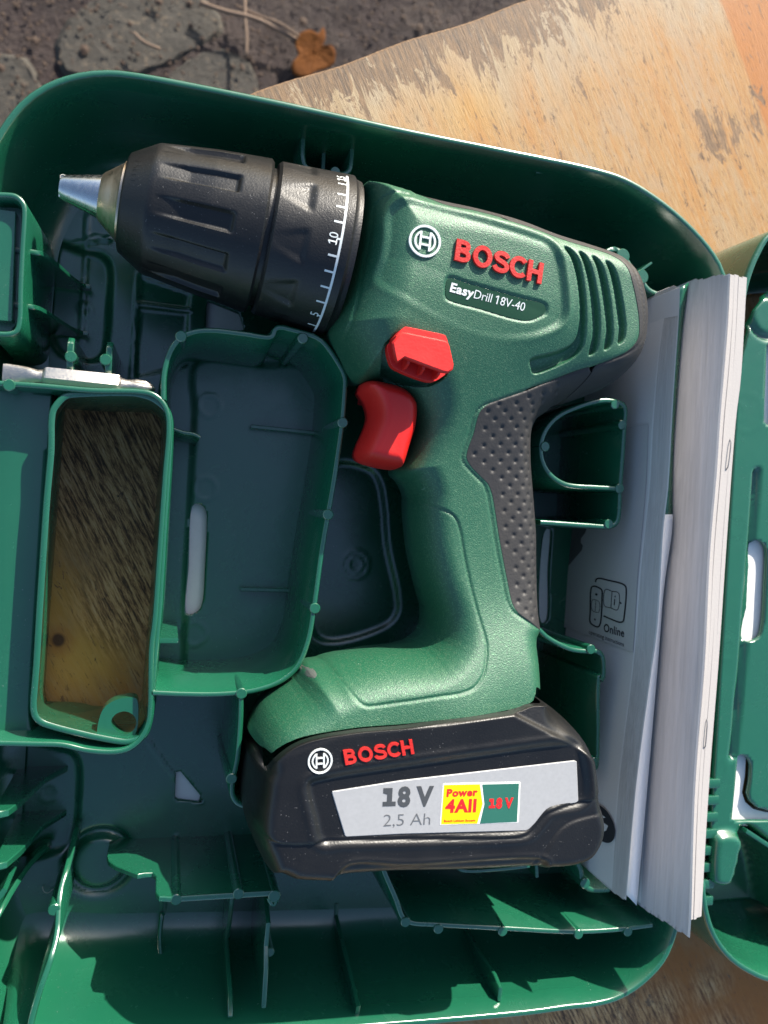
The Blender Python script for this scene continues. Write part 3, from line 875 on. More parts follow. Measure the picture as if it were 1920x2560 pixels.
# carrying-handle frame, a tube through the case
def build_frame():
    n = len(slot_top); V = []
    lerp = lambda f: slot_bot + (slot_top - slot_bot) * f
    for P, z in ((slot_bot, -3.4), (lerp(0.5), 20.0), (lerp(0.96), 42.5), (slot_top, 43.7), (offs(slot_top, SG * 0.4), 44.0), (offs(slot_top, SG * 1.5), 44.0), (offs(slot_top, SG * 1.9), 43.6), (offs(slot_top, SG * 2.6), 20.0), (offs(slot_bot, SG * 2.2), 0.0)):
        V.append(np.column_stack([P, np.full(n, z)]))
    V = np.concatenate(V)
    F = [[k * n + i, k * n + (i + 1) % n, (k + 1) * n + (i + 1) % n, (k + 1) * n + i] for k in range(8) for i in range(n)]
    fixn(mesh_obj('handle_frame', V, F, M['case'], case, auto=50))
build_frame()
wall('handle_wall', RC((-40, 358), (0, 360), (170, 370), (400, 390), (600, 395), (655, 405), (700, 438), (725, 490), (730, 560), (715, 750), (690, 1100), (670, 1382)) +
     RD((655, 300), (650, 560), (642, 620), (612, 682), (560, 728), (500, 744), (380, 738), (270, 714), (150, 710), (-40, 706)), ZR, M['case'], case, th=1.6, draft=0.9)
# shallow floor of the carrying handle, left of the frame
def build_handle_floor():
    P = WP([(-160, 960), (60, 966), (128, 985), (122, 1060), (104, 1300), (82, 1600), (70, 1790), (76, 1830), (60, 1850), (-160, 1850)], 36.0)
    field('handle_bar', P, lambda q: 35.0 - 0.4 * np.abs(q[:, 0] + 47) ** 1.25 * 0.1, 1.2, M['case'], case, skirt=34)
build_handle_floor()
# lug with a hole in the lower corner of the frame
def build_lug():
    o = cat(WP(Q9((660, 1850), (600, 1845), (530, 1862), (475, 1900), (445, 1960), (438, 2070), (560, 2100), (640, 2080), (662, 2040), (672, 1950)), 40), 0.8)
    h = cat(WP(Q9((590, 1925), (640, 1945), (662, 1990), (640, 2040), (585, 2060), (535, 2030), (512, 1985), (535, 1945)), 40), 0.8)
    field('lug', o, lambda q: np.full(len(q), 40.0), 0.7, M['case'], case, skirt=6, holes=[h], auto=40)
build_lug()

# storage tray
tray_px = RC((706, 430), (708, 330), (720, 268), (745, 205), (782, 162), (840, 137), (920, 131), (1050, 145), (1165, 160), (1182, 150), (1188, 130), (1205, 117), (1250, 125), (1370, 162), (1405, 190), (1485, 315), (1492, 345), (1490, 400), (1478, 540), (1440, 800),
             (1417, 930), (1390, 1090), (1357, 1330)) + RD((1335, 250), (1300, 350), (1270, 395), (1210, 440), (1100, 478), (950, 494), (800, 494), (655, 488))
wall('tray_wall', tray_px, ZR, M['case'], case, th=1.6, draft=1.6)
for p in RC((782, 157), (1308, 166), (1480, 530), (1417, 927), (1360, 1332)) + RD((1043, 490), (1000, 858)):
    pin(p, ZR)
pin(RC((40, 368))[0], ZR)
def bar(name, pa, pb, z1, th=1.4, z0=0.0, mat=None):
    a, b = Wp(pa, z1), Wp(pb, z1)
    L = np.linalg.norm(b - a)
    return plate(name, a, b, [(0, z0), (L, z0), (L, z1), (0, z1)], th, mat or M['case'], case, bev=0.2)
for a, b in ((RC((1085, 546))[0], RC((1385, 577))[0]), (RD((1040, 40))[0], RD((1260, 46))[0])):
    bar('tray_rib', a, b, 5.0)
wall('tray_rib', RC((745, 555), (790, 572), (840, 580), (865, 595)), 30, M['case'], case, th=1.2)
# finger tab and gusset in the tray corner
bar('tray_tab', RD((672, 262))[0], RD((770, 262))[0], 36, th=1.6)
wall('battery_wall', RD((1042, 490), (1040, 600), (1025, 780), (1010, 850), (1003, 900), (1006, 935), (1025, 965), (1055, 978)), ZR, M['case'], case, th=1.6)

# bit holder box at the left
bx = Q1((-60, 285), (60, 287), (120, 295), (165, 325), (198, 375), (203, 440), (188, 720), (172, 1050), (162, 1340), (140, 1415), (90, 1440), (-60, 1440))
wall('holder_box', bx, ZR, M['case'], case, th=1.5, draft=1.6)
P_ = WP(Q1((-60, 290), (120, 300), (190, 380), (190, 700), (160, 1340), (90, 1430), (-60, 1430)), 37)
field('holder_box_floor', P_, lambda q: np.full(len(q), 37.0), 1.0, M['case'], case, skirt=30)
bar('holder_ridge', Q1((55, 420))[0], Q1((25, 1330))[0], 41.5, th=5.0, z0=30)
for a, b in ((Q1((290, 765))[0], Q1((750, 1050))[0]), (Q1((240, 1215))[0], Q1((728, 1440))[0])):
    A = Wp(a, 38); B = Wp(b, 4)
    L = np.linalg.norm(B - A)
    s = np.linspace(0, L, 10)
    zz = 38 - 34 * (0.5 - 0.5 * np.cos(np.pi * np.clip((s / L - 0.12) / 0.8, 0, 1))) ** 0.9
    plate('holder_rib', A, B, [(-6, 0), (L, 0)] + list(zip(s[::-1], zz[::-1])) + [(-6, 38)], 1.5, M['case'], case)
for t_, b_ in ((Q1((590, 1465))[0], Q1((575, 1745))[0]), (Q1((912, 1500))[0], Q1((895, 1775))[0])):
    A, B = Wp(t_, 42), Wp(b_, 42); L = np.linalg.norm(B - A)
    plate('bit_clip', A, B, [(-1, 0), (L, 0), (L, 40.5), (L - 2, 42), (2, 42), (0, 40)], 1.9, M['case'], case)
for p in Q1((588, 1632), (876, 1658)):
    pin(p, 42.5)

# pockets right of the drill's handle
pk = QA((303, 490), (318, 420), (362, 338), (440, 262), (600, 190), (720, 157), (790, 150), (870, 162), (915, 182), (930, 225), (922, 330), (905, 600), (890, 800), (880, 1000), (866, 1050), (830, 1078), (650, 1074), (480, 1062), (300, 1050))
wall('pocket_wall', pk, ZR, M['case'], case)
wall('pocket_wall', QA((303, 490), (310, 575), (345, 660), (400, 722), (480, 768), (560, 784), (700, 792), (885, 802)), ZR, M['case'], case)
for p in QA((330, 490), (845, 180), (900, 330), (880, 800), (800, 1062)):
    pin(p, ZR)
wall('pocket_wall', QA((290, 1840), (340, 1890), (430, 1945), (540, 1990), (650, 2003), (720, 2002), (755, 2030), (768, 2090), (760, 2212)) + Q7((1659, 300), (1645, 800), (1640, 1000), (1630, 1060), (1600, 1075)), ZR, M['case'], case)
pin(QA((668, 1985))[0], ZR); pin(Q7((1610, 1010))[0], ZR)

# clip behind the drill's rear end, ribs and clip at the top wall
wall('rear_clip', [(1520, 628), (1537, 622), (1556, 634), (1575, 662), (1603, 698), (1622, 724), (1650, 738)], 44, M['case'], case, th=2.0)
pin((1557, 640), 44.5, 2.6); pin((1604, 692), 44.5, 2.6)
bar('rear_clip_rib', (1600, 678), (1630, 656), 42, th=0.8)
wall('top_clip', [(760, 325), (758, 395), (766, 417), (790, 424), (835, 431), (858, 434), (873, 425), (879, 400), (882, 345)], 30, M['case'], case, th=1.6)
pin((838, 430), 30.5); bar('top_clip_rib', (810, 372), (808, 425), 24, th=1.2)
for top, low in (((1243, 400), (1195, 512)), ((1372, 428), (1345, 515))):
    A = Wp(top, 38); B = Wp(low, 3); L = np.linalg.norm(B - A)
    s = np.linspace(0, L, 9); zz = 3 + 35 * (1 - (s / L) ** 2.4)
    plate('wall_rib', A, B, [(-5, 0), (L, 0)] + list(zip(s[::-1], zz[::-1])) + [(-5, 38)], 1.5, M['case'], case)

# clip wall left of the battery's lower end
cA, cB = Wp((397, 2250), ZR), Wp((690, 2233), ZR)
def opx(pts, A, B):
    return [on_plane(p, A, B) for p in pts]
prof = opx(Q8((885, 1650), (900, 1690), (960, 1730), (1140, 1800), (1200, 1790), (1262, 1785), (1292, 1815), (1290, 1950), (1320, 1985), (1430, 1990)), cA, cB)
Lc = np.linalg.norm(cB - cA)
x_l = prof[0][0]
plate('clip_wall', cA, cB, [(x_l, -1), (Lc, -1), (Lc, ZR)] + [tuple(p) for p in prof[::-1]], 1.7, M['case'], case)
pin(Q8((1462, 1985))[0], ZR); pin(RE((1030, 473))[0], ZR); pin(RE((1185, 483))[0], ZR, 2.0)
wall('clip_return', RE((1180, 480), (1195, 500), (1185, 525), (1172, 520), (1160, 495)), ZR, M['case'], case, th=1.2)
# long wall under the battery, lower right
wall('lower_wall', RF((-30, 300), (10, 400), (55, 505), (68, 545), (82, 578), (115, 600), (240, 610), (520, 626), (830, 640), (1000, 632), (1160, 612)), 43, M['case'], case)
for p in RF((93, 595), (235, 625), (512, 635), (840, 648), (1053, 637)):
    pin(p, 43)
wall('lower_clip', [(1143, 2150), (1147, 2172), (1165, 2178), (1250, 2174), (1325, 2166)], 38, M['case'], case, th=1.4)
bar('lower_rib', (1340, 2140), (1343, 2194), 32, th=1.2)
wall('lower_clip', RF((800, 300), (830, 330), (852, 372), (860, 425), (885, 455), (920, 462), (975, 460)), 36, M['case'], case, th=1.8)
pin(RF((868, 428))[0], 36.5, 2.0)
# gusset ribs of the lower wall
for pts, nm in ((RE((1003, 490), (992, 600), (980, 670), (985, 760), (995, 900), (995, 1000)), 0), (RE((1150, 490), (1160, 600), (1150, 700), (1150, 800), (1140, 960)), 0),
                (RE((1440, 480), (1450, 560), (1480, 680), (1530, 880), (1550, 960), (1540, 1010)), 0), (RF((380, 660), (410, 720), (480, 820), (505, 880), (500, 930)), 0)):
    B = Wp(pts[-1], 40); A = np.array([B[0] + 1.0, B[1] + 48])
    pr = opx(pts, A, B)
    xs_ = [p[0] for p in pr]; zs = [min(max(p[1], 0.5), 44) for p in pr]
    L = np.linalg.norm(B - A)
    plate('wall_rib', A, B, [(xs_[0], -0.5), (L + 0.6, -0.5), (L + 0.6, zs[-1])] + list(zip(xs_[::-1], zs[::-1])), 1.5, M['case'], case)
wpin = pin(RE((1165, 725))[0], 30, 1.6)
# long bent rib at the lower left
wall('bent_rib', RE((280, 372), (262, 470), (240, 545), (235, 700), (215, 770), (175, 880), (145, 980), (130, 1060)), 40, M['case'], case, th=1.7, draft=0.5, ztop=[6, 24, 30, 34, 40, 42, 43, 44])
pin(RE((234, 542))[0], 31, 1.9)
# two latch tabs and their ribs at the left edge
for pts in (Q8((-60, 1225), (60, 1222), (165, 1228), (140, 1280), (90, 1300), (-60, 1310)), Q8((-60, 1560), (50, 1560), (178, 1588), (150, 1640), (110, 1715), (60, 1735), (-60, 1745))):
    P = WP(pts, 40)
    A = np.array([P[:, 0].min(), P[:, 1].min() + 0.5]); B = np.array([P[:, 0].max(), P[:, 1].min() + 0.5])
    pr = opx(pts, A, B)
    top = sorted([p for p in pr], key=lambda p: p[0])
    L = max(p[0] for p in pr)
    plate('latch_tab', A, B, [(0, -3), (L + 10, -3), (L + 4, 10), (L, 30), (L - 2.5, 38), (L - 6, 40), (0, 40)], 2.2, M['case'], case)
bar('latch_rib', Q8((-40, 2010))[0], Q8((45, 1900))[0], 38, th=1.6)
wall('latch_wall', [(-30, 2330), (0, 2270), (30, 2225), (75, 2185), (105, 2175)], 22, M['case'], case, th=1.6, ztop=[40, 36, 30, 14, 5])

# ledge moulded into the lower wall
def build_ledge():
    px = RE((700, 590), (690, 700), (700, 780), (740, 822), (800, 828), (1000, 810), (1400, 775), (1659, 745)) + RF((200, 735), (400, 720), (560, 705), (620, 690), (640, 660))
    path = cat(WP(px, 12), 2, False)
    tube('ledge', np.column_stack([path, np.interp(np.arange(len(path)), [0, len(path) * 0.15, len(path) * 0.85, len(path)], [6, 9.5, 9.0, 5])]), 0.9, M['case'], case, 6)
build_ledge()

# ---------------------------------------------------------------- hinged lid, lying open at the right
def build_lid():
    lid = bpy.data.objects.new('lid', None); S.collection.objects.link(lid); lid.parent = case
    lid['label'] = 'hinged lid lying open, its white backing showing through slots'
    X1 = 208.0
    top = WP([(1851, 960), (1856, 850), (1864, 760), (1878, 695), (1902, 636), (1935, 590)], ZR)
    bot = WP([(1765, 2210), (1768, 2250), (1778, 2300), (1800, 2350), (1835, 2393), (1880, 2424), (1935, 2445)], ZR)
    left = top[::-1]
    P = np.concatenate([[[430, 125], [300, 126.5], [262, 125.5]], left, [[X1 - 0.5, 20], [X1 - 0.5, -60]], bot, [[268, -171], [320, -171.5], [430, -171], [462, -150], [464, -20], [462, 100]]])
    r = cat(P, 3.0)[::-1]
    prof = [(-4.0, -2.9), (0.0, -2.5), (2.2, 1.0), (3.0, 8.0), (2.3, 43.0)] + inner_off[3:]
    n = len(r)
    low = 40.6                              # along the hinge the wall is cut down
    hin = (r[:, 0] < 212) & (r[:, 1] < 60) & (r[:, 1] > -128)
    k = np.convolve(hin.astype(float), np.ones(5) / 5, 'same')
    prof2 = [(d, np.where(np.full(n, z) > low - 3, low - 3 + (z - low + 3) * (1 - k) , z)) for d, z in prof]
    loft('lid_wall', r, prof2, M['case'], lid, True, auto=60)
    # raised inner panel
    ZP = 39.0
    slots = [QB((840, 480), (880, 478), (920, 500), (942, 545), (935, 850), (915, 1150), (895, 1230), (850, 1270), (780, 1272), (800, 1000), (820, 700)),
             QC((708, 85), (755, 85), (800, 115), (826, 170), (818, 300), (800, 400), (820, 460), (870, 505), (948, 525), (1200, 535), (1200, 625), (948, 612), (660, 612), (690, 300)),
             reg(1300, 600, 2.011)((1240, 520), (1290, 520), (1285, 930), (1225, 928))]
    slots = [cat(WP(s, ZP), 0.8) if i == 0 else WP(s, ZP) for i, s in enumerate(slots)]
    ol = np.array([[X1 + 0.6, 60], [X1 + 0.6, -138], [262, -138], [262, -158], [420, -158], [450, -130], [450, 80], [420, 112], [262, 112], [222, 96], [213, 80]])
    ol = np.array([[X1 + 0.3, 62], [X1 + 0.3, -132], [X1 + 3, -141], [X1 + 12, -152], [X1 + 30, -160], [420, -160], [450, -130], [450, 80], [420, 112], [262, 112], [228, 104], [214, 86]])
    pocket = cat(WP(QC((478, 1140), (560, 1150), (640, 1110), (735, 790), (765, 690), (948, 810), (1200, 960), (1250, 2200), (470, 2200)), ZP), 1.5)
    boss = cat(WP(QC((498, 790), (520, 720), (590, 695), (660, 705), (715, 745), (738, 800), (720, 890), (670, 1020), (625, 1095), (560, 1105), (500, 1085), (486, 1000)), ZP), 1.0)
    disc_c = Wp((1922, 790), ZP)
    grv = WP([(1893, 1180), (1880, 1345), (1860, 1610), (1833, 1890)], ZP)
    gpath = cat(grv, 0.8, False)
    circ = [(reg(1300, 600, 2.011)((1140, 865))[0], 45), (QB((710, 360))[0], 24), (QB((630, 1345))[0], 24), (QC((560, 200))[0], 24), ((1845, 1030), 20)]
    def H(P):
        z = np.full(len(P), ZP)
        z += -33 * sm(sdb(P, pocket) / 3.0)
        z += 3.4 * sm(sdb(P, boss) / 1.6)
        d = np.linalg.norm(P - disc_c, axis=1)
        z += -2.2 * np.exp(-((d - 8.2) / 1.0) ** 2)
        ok = (P[:, 0] < 240)
        dd = np.full(len(P), 99.0)
        dd[ok] = np.sqrt(((P[ok][:, None] - gpath[None]) ** 2).sum(2).min(1))
        z += -2.6 * np.exp(-(dd / 1.3) ** 4)
        for c, rr in circ:
            d = np.linalg.norm(P - Wp(c, ZP), axis=1)
            z += 0.12 * np.exp(-((d - rr * 0.165) / 0.4) ** 2)
        return z
    field('lid_panel', ol, H, 1.1, M['case'], lid, skirt=2.2, holes=slots)
    for s in slots:
        c = s.mean(0)
        prism('backing_board', c + (s - c) * 1.25, ZP - 8, ZP - 3.0, M['backing'], lid, bev=0.05)
    # hinge knuckles
    for v in np.arange(1960, 2260, 42):
        c = Wp((1776 - (v - 1990) * 0.06, v), 40)
        a = np.array([c[0] - 6, c[1]]); b = np.array([c[0] + 4, c[1]])
        plate('hinge_knuckle', a, b, [(0, 30), (10, 30), (10, 40), (0, 40)], 3.4, M['case'], lid)
    # fin in the lower pocket
    A, B = Wp(QC((765, 680))[0], 40), Wp(QC((1100, 900))[0], 40)
    L = np.linalg.norm(B - A)
    plate('lid_fin', A, B, [(0, 4), (L, 4), (L, 41), (0, 41)], 1.6, M['case'], lid)
build_lid()

# ================================================================== booklets
ZB = 55.0
def strip(left_px, right_px, zt, wav=0.15):
    l = cat(WP(left_px, zt), 2.0, False); r = cat(WP(right_px, zt), 2.0, False)
    l = l + np.column_stack([rng.normal(0, wav * 0.5, len(l)), np.zeros(len(l))]); return l, r
A_l = [(1672, 722), (1650, 849), (1631, 1048), (1621, 1222), (1598, 1445), (1583, 1644), (1545, 1960), (1527, 2226)]
A_r = [(1700, 714), (1698, 774), (1683, 998), (1670, 1222), (1658, 1321), (1643, 1570), (1626, 1694), (1591, 1960), (1565, 2249)]
B_l = [(1718, 707), (1705, 809), (1680, 1147), (1678, 1286), (1658, 1470), (1643, 1644), (1617, 1960), (1597, 2261)]
B_r = [(1825, 682), (1820, 799), (1800, 1048), (1792, 1172), (1775, 1371), (1762, 1644), (1738, 1960), (1727, 2300), (1724, 2342)]
C_r = [(1867, 699), (1852, 948), (1840, 1048), (1817, 1346), (1797, 1644), (1773, 1960), (1753, 2296)]
def booklet(label, L_px, R_px, zl, zr, top_mat, cover, n_leaf, zlow=1.0):
    root = thing('instruction_booklet', label, 'booklet', 'instruction booklets at the right')
    l = cat(WP(L_px, zl), 2.0, False); r = cat(WP(R_px, zr), 2.0, False)
    m = 90
    rs = lambda p: np.column_stack([np.interp(np.linspace(0, 1, m), np.linspace(0, 1, len(p)), p[:, i]) for i in (0, 1)])
    l, r = rs(l), rs(r)
    # gatherings of leaves, upright, their edges stepping up across the booklet
    for k in range(n_leaf):
        f0, f1 = k / n_leaf, (k + 1) / n_leaf
        a = l + (r - l) * f0; b = l + (r - l) * f1
        end = rng.uniform(-0.9, 0.9, 2)
        a[0, 1] += end[0]; b[0, 1] += end[0]; a[-1, 1] += end[1]; b[-1, 1] += end[1]
        wob = 0.06 * np.sin(np.linspace(0, 9, m) + rng.uniform(0, 6)) + rng.uniform(-0.14, 0.14)
        za, zb_ = zl + (zr - zl) * f0 + wob, zl + (zr - zl) * f1 + wob
        poly = np.concatenate([a, b[::-1]]); n = len(poly)
        V = np.concatenate([np.column_stack([poly, np.full(n, zlow)]), np.column_stack([poly, np.concatenate([za, zb_[::-1]])])])
        F = [[i, i + 1, n + i + 1, n + i] for i in range(n - 1)] + [[n - 1, 0, n, 2 * n - 1]]
        F += [[n + i, n + i + 1, n + n - 2 - i, n + n - 1 - i] for i in range(m - 1)]
        nm = 'cover' if k in (0, n_leaf - 1) else 'page_gathering'
        fixn(mesh_obj(nm, V, F, cover if nm == 'cover' else top_mat, root, smooth=False))
    return root, l, r
bkA, lA, rA = booklet('grey booklet with a printed cover facing the drill, leftmost of the three', A_l, A_r, 51.0, 60.0, M['pages'], M['cover'], 14)
bkB, lB, rB = booklet('thick grey booklet with wide streaked page edges, middle of the three', B_l, B_r, 40.0, 60.5, M['pages_b'], M['cover'], 26)
bkC, lC, rC = booklet('white booklet with stapled spine, nearest the open lid', [(p[0] + 1, p[1] + 4) for p in B_r[:-1]], C_r, 53.0, 52.0, M['spine'], M['spine'], 4)
def inset(name, px_l, px_r, z1, z2, mat, parent):
    m = 60
    rs = lambda p: np.column_stack([np.interp(np.linspace(0, 1, m), np.linspace(0, 1, len(p)), p[:, i]) for i in (0, 1)])
    l, r = rs(cat(WP(px_l, z1), 3, False)), rs(cat(WP(px_r, z2), 3, False))
    V = np.concatenate([np.column_stack([l, np.full(m, 4.0)]), np.column_stack([l, np.full(m, z1)]), np.column_stack([r, np.full(m, z2)])])
    F = [[k * m + i, k * m + i + 1, (k + 1) * m + i + 1, (k + 1) * m + i] for k in range(2) for i in range(m - 1)]
    o = fixn(mesh_obj(name, V, F, mat, parent))
    md = o.modifiers.new('s', 'SOLIDIFY'); md.thickness = 0.0003
    return o
tag(inset('paper_sheet', [(1660, 1286), (1655, 1330), (1640, 1570), (1622, 1694), (1588, 1960), (1574, 2245)], [(1682, 1286), (1680, 1330), (1660, 1470), (1646, 1644), (1619, 1960), (1592, 2264)], 44.0, 43.5, M['sheet'], None),
    'folded white paper sheet slipped between the two grey booklets', 'paper')
inset('divider', [(1705, 716), (1695, 774), (1680, 998), (1666, 1222), (1660, 1310)], [(1722, 706), (1708, 809), (1683, 1147), (1681, 1310)], 42.0, 41.5, M['case'], case)
# staples
for a, b in (((1829, 1093), (1818, 1180)), ((1769, 1792), (1762, 1878))):
    pa, pb = Wp(a, 53.0), Wp(b, 53.0)
    t = np.linspace(0, 1, 8)[:, None]
    P = pa + (pb - pa) * t
    z = np.array([-1.2, 0.15, 0.3, 0.3, 0.3, 0.3, 0.15, -1.2]) + 53.0
    tube('staple', np.column_stack([P, z - 0.1]), 0.2, M['staple'], bkC, 8)

# print on the upright cover of the left booklet
def build_cover_print():
    i0, i1 = Wp((1631, 1048), 51.0), Wp((1545, 1960), 51.0)
    A, B = i1, i0
    t = (B - A) / np.linalg.norm(B - A); nrm = np.array([-t[1], t[0]])
    if nrm[0] > 0: nrm = -nrm
    off = 0.35
    li = np.argsort(lA[:, 1])
    def to3(sz, out=0.0):
        sz = np.asarray(sz)
        y = A[1] + sz[:, 0] * t[1]
        x = np.interp(y, lA[li, 1], lA[li, 0])
        return np.column_stack([x - off - out, y, sz[:, 1]])
    def poly(name, pts, mat, out=0.0):
        P = to3(opx(pts, A, B), out); n = len(P)
        return mesh_obj(name, P, [list(range(n))], mat, bkA, smooth=False)
    def quadgrid(name, c4, mat, out=0.0, n=20):
        c = np.array(opx(c4, A, B)); V = []
        for u in np.linspace(0, 1, n):
            for v in (0, 1):
                V.append((1 - u) * ((1 - v) * c[0] + v * c[1]) + u * ((1 - v) * c[3] + v * c[2]))
        F = [[2 * i, 2 * i + 1, 2 * i + 3, 2 * i + 2] for i in range(n - 1)]
        return mesh_obj(name, to3(V, out), F, mat, bkA, smooth=False)
    quadgrid('print_panel', QA((560, 410), (1100, 322), (962, 2008), (452, 1820)), M['print_grey'])
    poly('print_shape', QA((500, 1085), (635, 1085), (618, 1130), (590, 1168), (590, 1200), (606, 1220), (598, 1255), (550, 1310), (498, 1372)), M['print_dark'], 0.08)
    def stroke(name, pts, wpx, mat, closed=True, out=0.15):
        P = np.array(pts, float)
        c = cat(P, 4.0, closed)
        o_, i_ = offs(c, wpx / 2, closed), offs(c, -wpx / 2, closed)
        V = to3(np.concatenate([opx(o_, A, B), opx(i_, A, B)]), out); n = len(c)
        F = [[k, (k + 1) % n, n + (k + 1) % n, n + k] for k in range(n if closed else n - 1)]
        return mesh_obj(name, V, F, mat, bkA, smooth=False)
    K = M['print_black']
    stroke('printed_icon', QA((672, 1525), (690, 1520), (730, 1535), (745, 1550), (745, 1600), (725, 1800), (710, 1820), (670, 1805), (652, 1785), (655, 1700), (662, 1560)), 3.6, K)
    stroke('printed_icon', QA((700, 1490), (705, 1470), (725, 1462), (800, 1478), (890, 1500), (920, 1520), (925, 1560), (905, 1740), (895, 1780), (870, 1785), (800, 1760), (752, 1738)), 3.6, K, closed=False)
    stroke('printed_icon', QA((772, 1545), (820, 1557), (868, 1570), (855, 1695), (808, 1680), (762, 1665)), 1.6, K)
    stroke('printed_icon', QA((820, 1557), (808, 1680)), 1.4, K, closed=False)
    stroke('printed_icon', QA((675, 1620), (722, 1636), (715, 1712), (668, 1695)), 1.3, K)
    stroke('printed_icon', QA((698, 1628), (691, 1704)), 1.2, K, closed=False)
    stroke('printed_icon', QA((695, 1578), (712, 1584)), 5.0, K, closed=False)
    stroke('printed_icon', QA((843, 1590), (840, 1602)), 2.2, K, closed=False)
    stroke('printed_icon', QA((839, 1615), (833, 1660)), 2.2, K, closed=False)
    stroke('printed_icon', QA((686, 1758), (690, 1772)), 3.4, K, closed=False)
    stroke('printed_icon', QA((878, 1638), (886, 1650)), 3.4, K, closed=False)
    def tmap(pL, pR, pT):
        pL, pR, pT = map(np.array, (pL, pR, pT))
        def fn(s, h, tt):
            p = pL + np.outer(s, pR - pL) + np.outer(h, pT - pL)
            return to3(opx(p, A, B), 0.15 + 0 * tt)
        return fn
    lettering('lettering', 'Online', tmap(*QA((750, 1852), (900, 1895), (754, 1795))), M['print_black'], bkA, bold=0.02, ext=0.0)
    lettering('lettering', 'operating instructions', tmap(*QA((640, 1868), (898, 1965), (642, 1838))), M['print_black'], bkA, bold=0.0, ext=0.0)
build_cover_print()
# round printed mark low on the cover, half hidden by the battery
def build_mark():
    A, B = Wp((1545, 1960), 51.0), Wp((1631, 1048), 51.0)
    t = (B - A) / np.linalg.norm(B - A)
    c = on_plane((1503, 2058), A, B)
    li = np.argsort(lA[:, 1])
    def put(pts, out):
        V = []
        for s, z in pts:
            y = A[1] + s * t[1]; V.append([np.interp(y, lA[li, 1], lA[li, 0]) - out, y, z])
        return V
    a = np.linspace(0, 2 * np.pi, 40, endpoint=False)
    mesh_obj('printed_mark', put([(c[0] + 6.0 * math.cos(k), c[1] + 9.5 * math.sin(k)) for k in a], 0.5), [list(range(40))], M['print_black'], bkA, smooth=False)
    for r in ([(-3, -4), (-1, -5), (-0.5, 0), (1, 1), (1, 5), (-1, 4), (-3, 1)], [(1.6, -4), (3.4, -2), (3.2, 3), (1.8, 0)]):
        mesh_obj('printed_mark', put([(c[0] + x, c[1] + z) for x, z in r], 0.62), [list(range(len(r)))], M['cover'], bkA, smooth=False)
build_mark()

# ================================================================== cordless drill
ZM = 42.0                     # height of the drill's mid plane
drill = thing('cordless_drill', 'green cordless drill with black chuck and battery lying in the case', 'drill')
green_edge_top = [(892, 447), (949, 450), (986, 462), (1019, 472), (1031, 480)]
rear = [(1097, 491), (1182, 513), (1287, 544), (1366, 574), (1456, 602), (1501, 617), (1531, 630), (1562, 655), (1580, 677), (1595, 707), (1605, 743), (1611, 785), (1611, 821), (1605, 869), (1592, 906), (1568, 939), (1531, 969), (1471, 993), (1396, 1020)]
grip_r = [(1380, 1029), (1354, 1047), (1341, 1066), (1336, 1086), (1337, 1149), (1344, 1232), (1351, 1331), (1351, 1397), (1351, 1530), (1351, 1576)]
foot_r = [(1350, 1600), (1348, 1650), (1344, 1720), (1340, 1739)]
bat_r = [(1362, 1754), (1392, 1769), (1422, 1793), (1452, 1829), (1464, 1856), (1473, 1916), (1482, 1977), (1491, 2016), (1491, 2046), (1482, 2082), (1461, 2118), (1437, 2139), (1392, 2154), (1313, 2160), (1145, 2170), (948, 2174), (837, 2183), (818, 2191), (758, 2191), (711, 2186), (685, 2173), (663, 2151), (641, 2119), (625, 2082), (613, 2044), (603, 1999), (603, 1961), (609, 1914), (616, 1866)]
foot_l = [(620, 1844), (620, 1819), (635, 1784), (657, 1752), (695, 1721), (734, 1694), (758, 1660), (806, 1649), (818, 1644), (904, 1626), (1002, 1613), (1037, 1602), (1056, 1585), (1065, 1569), (1067, 1530), (1059, 1497), (1046, 1447), (1032, 1381), (1024, 1314), (1021, 1265), (1022, 1245), (1017, 1228), (1006, 1208), (990, 1192), (985, 1178)]
front_l = [(1004, 1130), (1018, 1060), (990, 1000), (940, 965), (905, 962), (885, 960), (868, 945), (850, 910), (819, 838)]
ring_e = [(837, 787), (864, 681), (879, 591), (894, 501)]
ZO = 48.0
# an outline edge that faces the camera is seen at the mid plane, one that faces away higher up, on the shoulder
O_TOP, O_REAR, O_GRIP, O_FOOT, O_NEAR = 54.0, 57.0, 53.0, 56.0, 43.0
nb_ = bat_r.index((663, 2151))
def outline_parts():
    return [(green_edge_top, O_TOP), (rear, O_REAR), (grip_r, O_GRIP), (foot_r, O_FOOT), (bat_r[:nb_], 63.0), (bat_r[nb_:nb_ + 3], 54.0), (bat_r[nb_ + 3:], O_NEAR + 3), (foot_l, O_NEAR), (front_l, O_NEAR), (ring_e, ZO)]
def mixpath(*parts):
    return np.concatenate([WP(p, z) for p, z in parts])
total = cat(mixpath(*outline_parts()), 1.6)
bat_top = [(1344, 1720), (1340, 1739), (1335, 1748), (1319, 1757), (1286, 1767), (1211, 1779), (1090, 1794), (1000, 1806), (885, 1816), (787, 1832), (742, 1846), (708, 1866), (682, 1892), (670, 1917)]
rear_in = Q4((180, 8), (460, 100), (700, 185), (900, 240), (1050, 290), (1130, 340), (1190, 420), (1220, 520), (1250, 640), (1275, 780), (1285, 900), (1280, 980), (1250, 1040), (1190, 1100), (1100, 1150), (800, 1260), (430, 1390))
grip_in = [(1330, 969), (1314, 976), (1248, 999), (1208, 1014), (1191, 1029), (1185, 1043), (1177, 1086), (1165, 1125), (1163, 1145), (1172, 1162), (1201, 1192), (1218, 1208), (1228, 1228), (1238, 1275), (1248, 1338), (1258, 1397), (1268, 1457), (1276, 1507), (1288, 1530), (1314, 1550), (1349, 1574)]

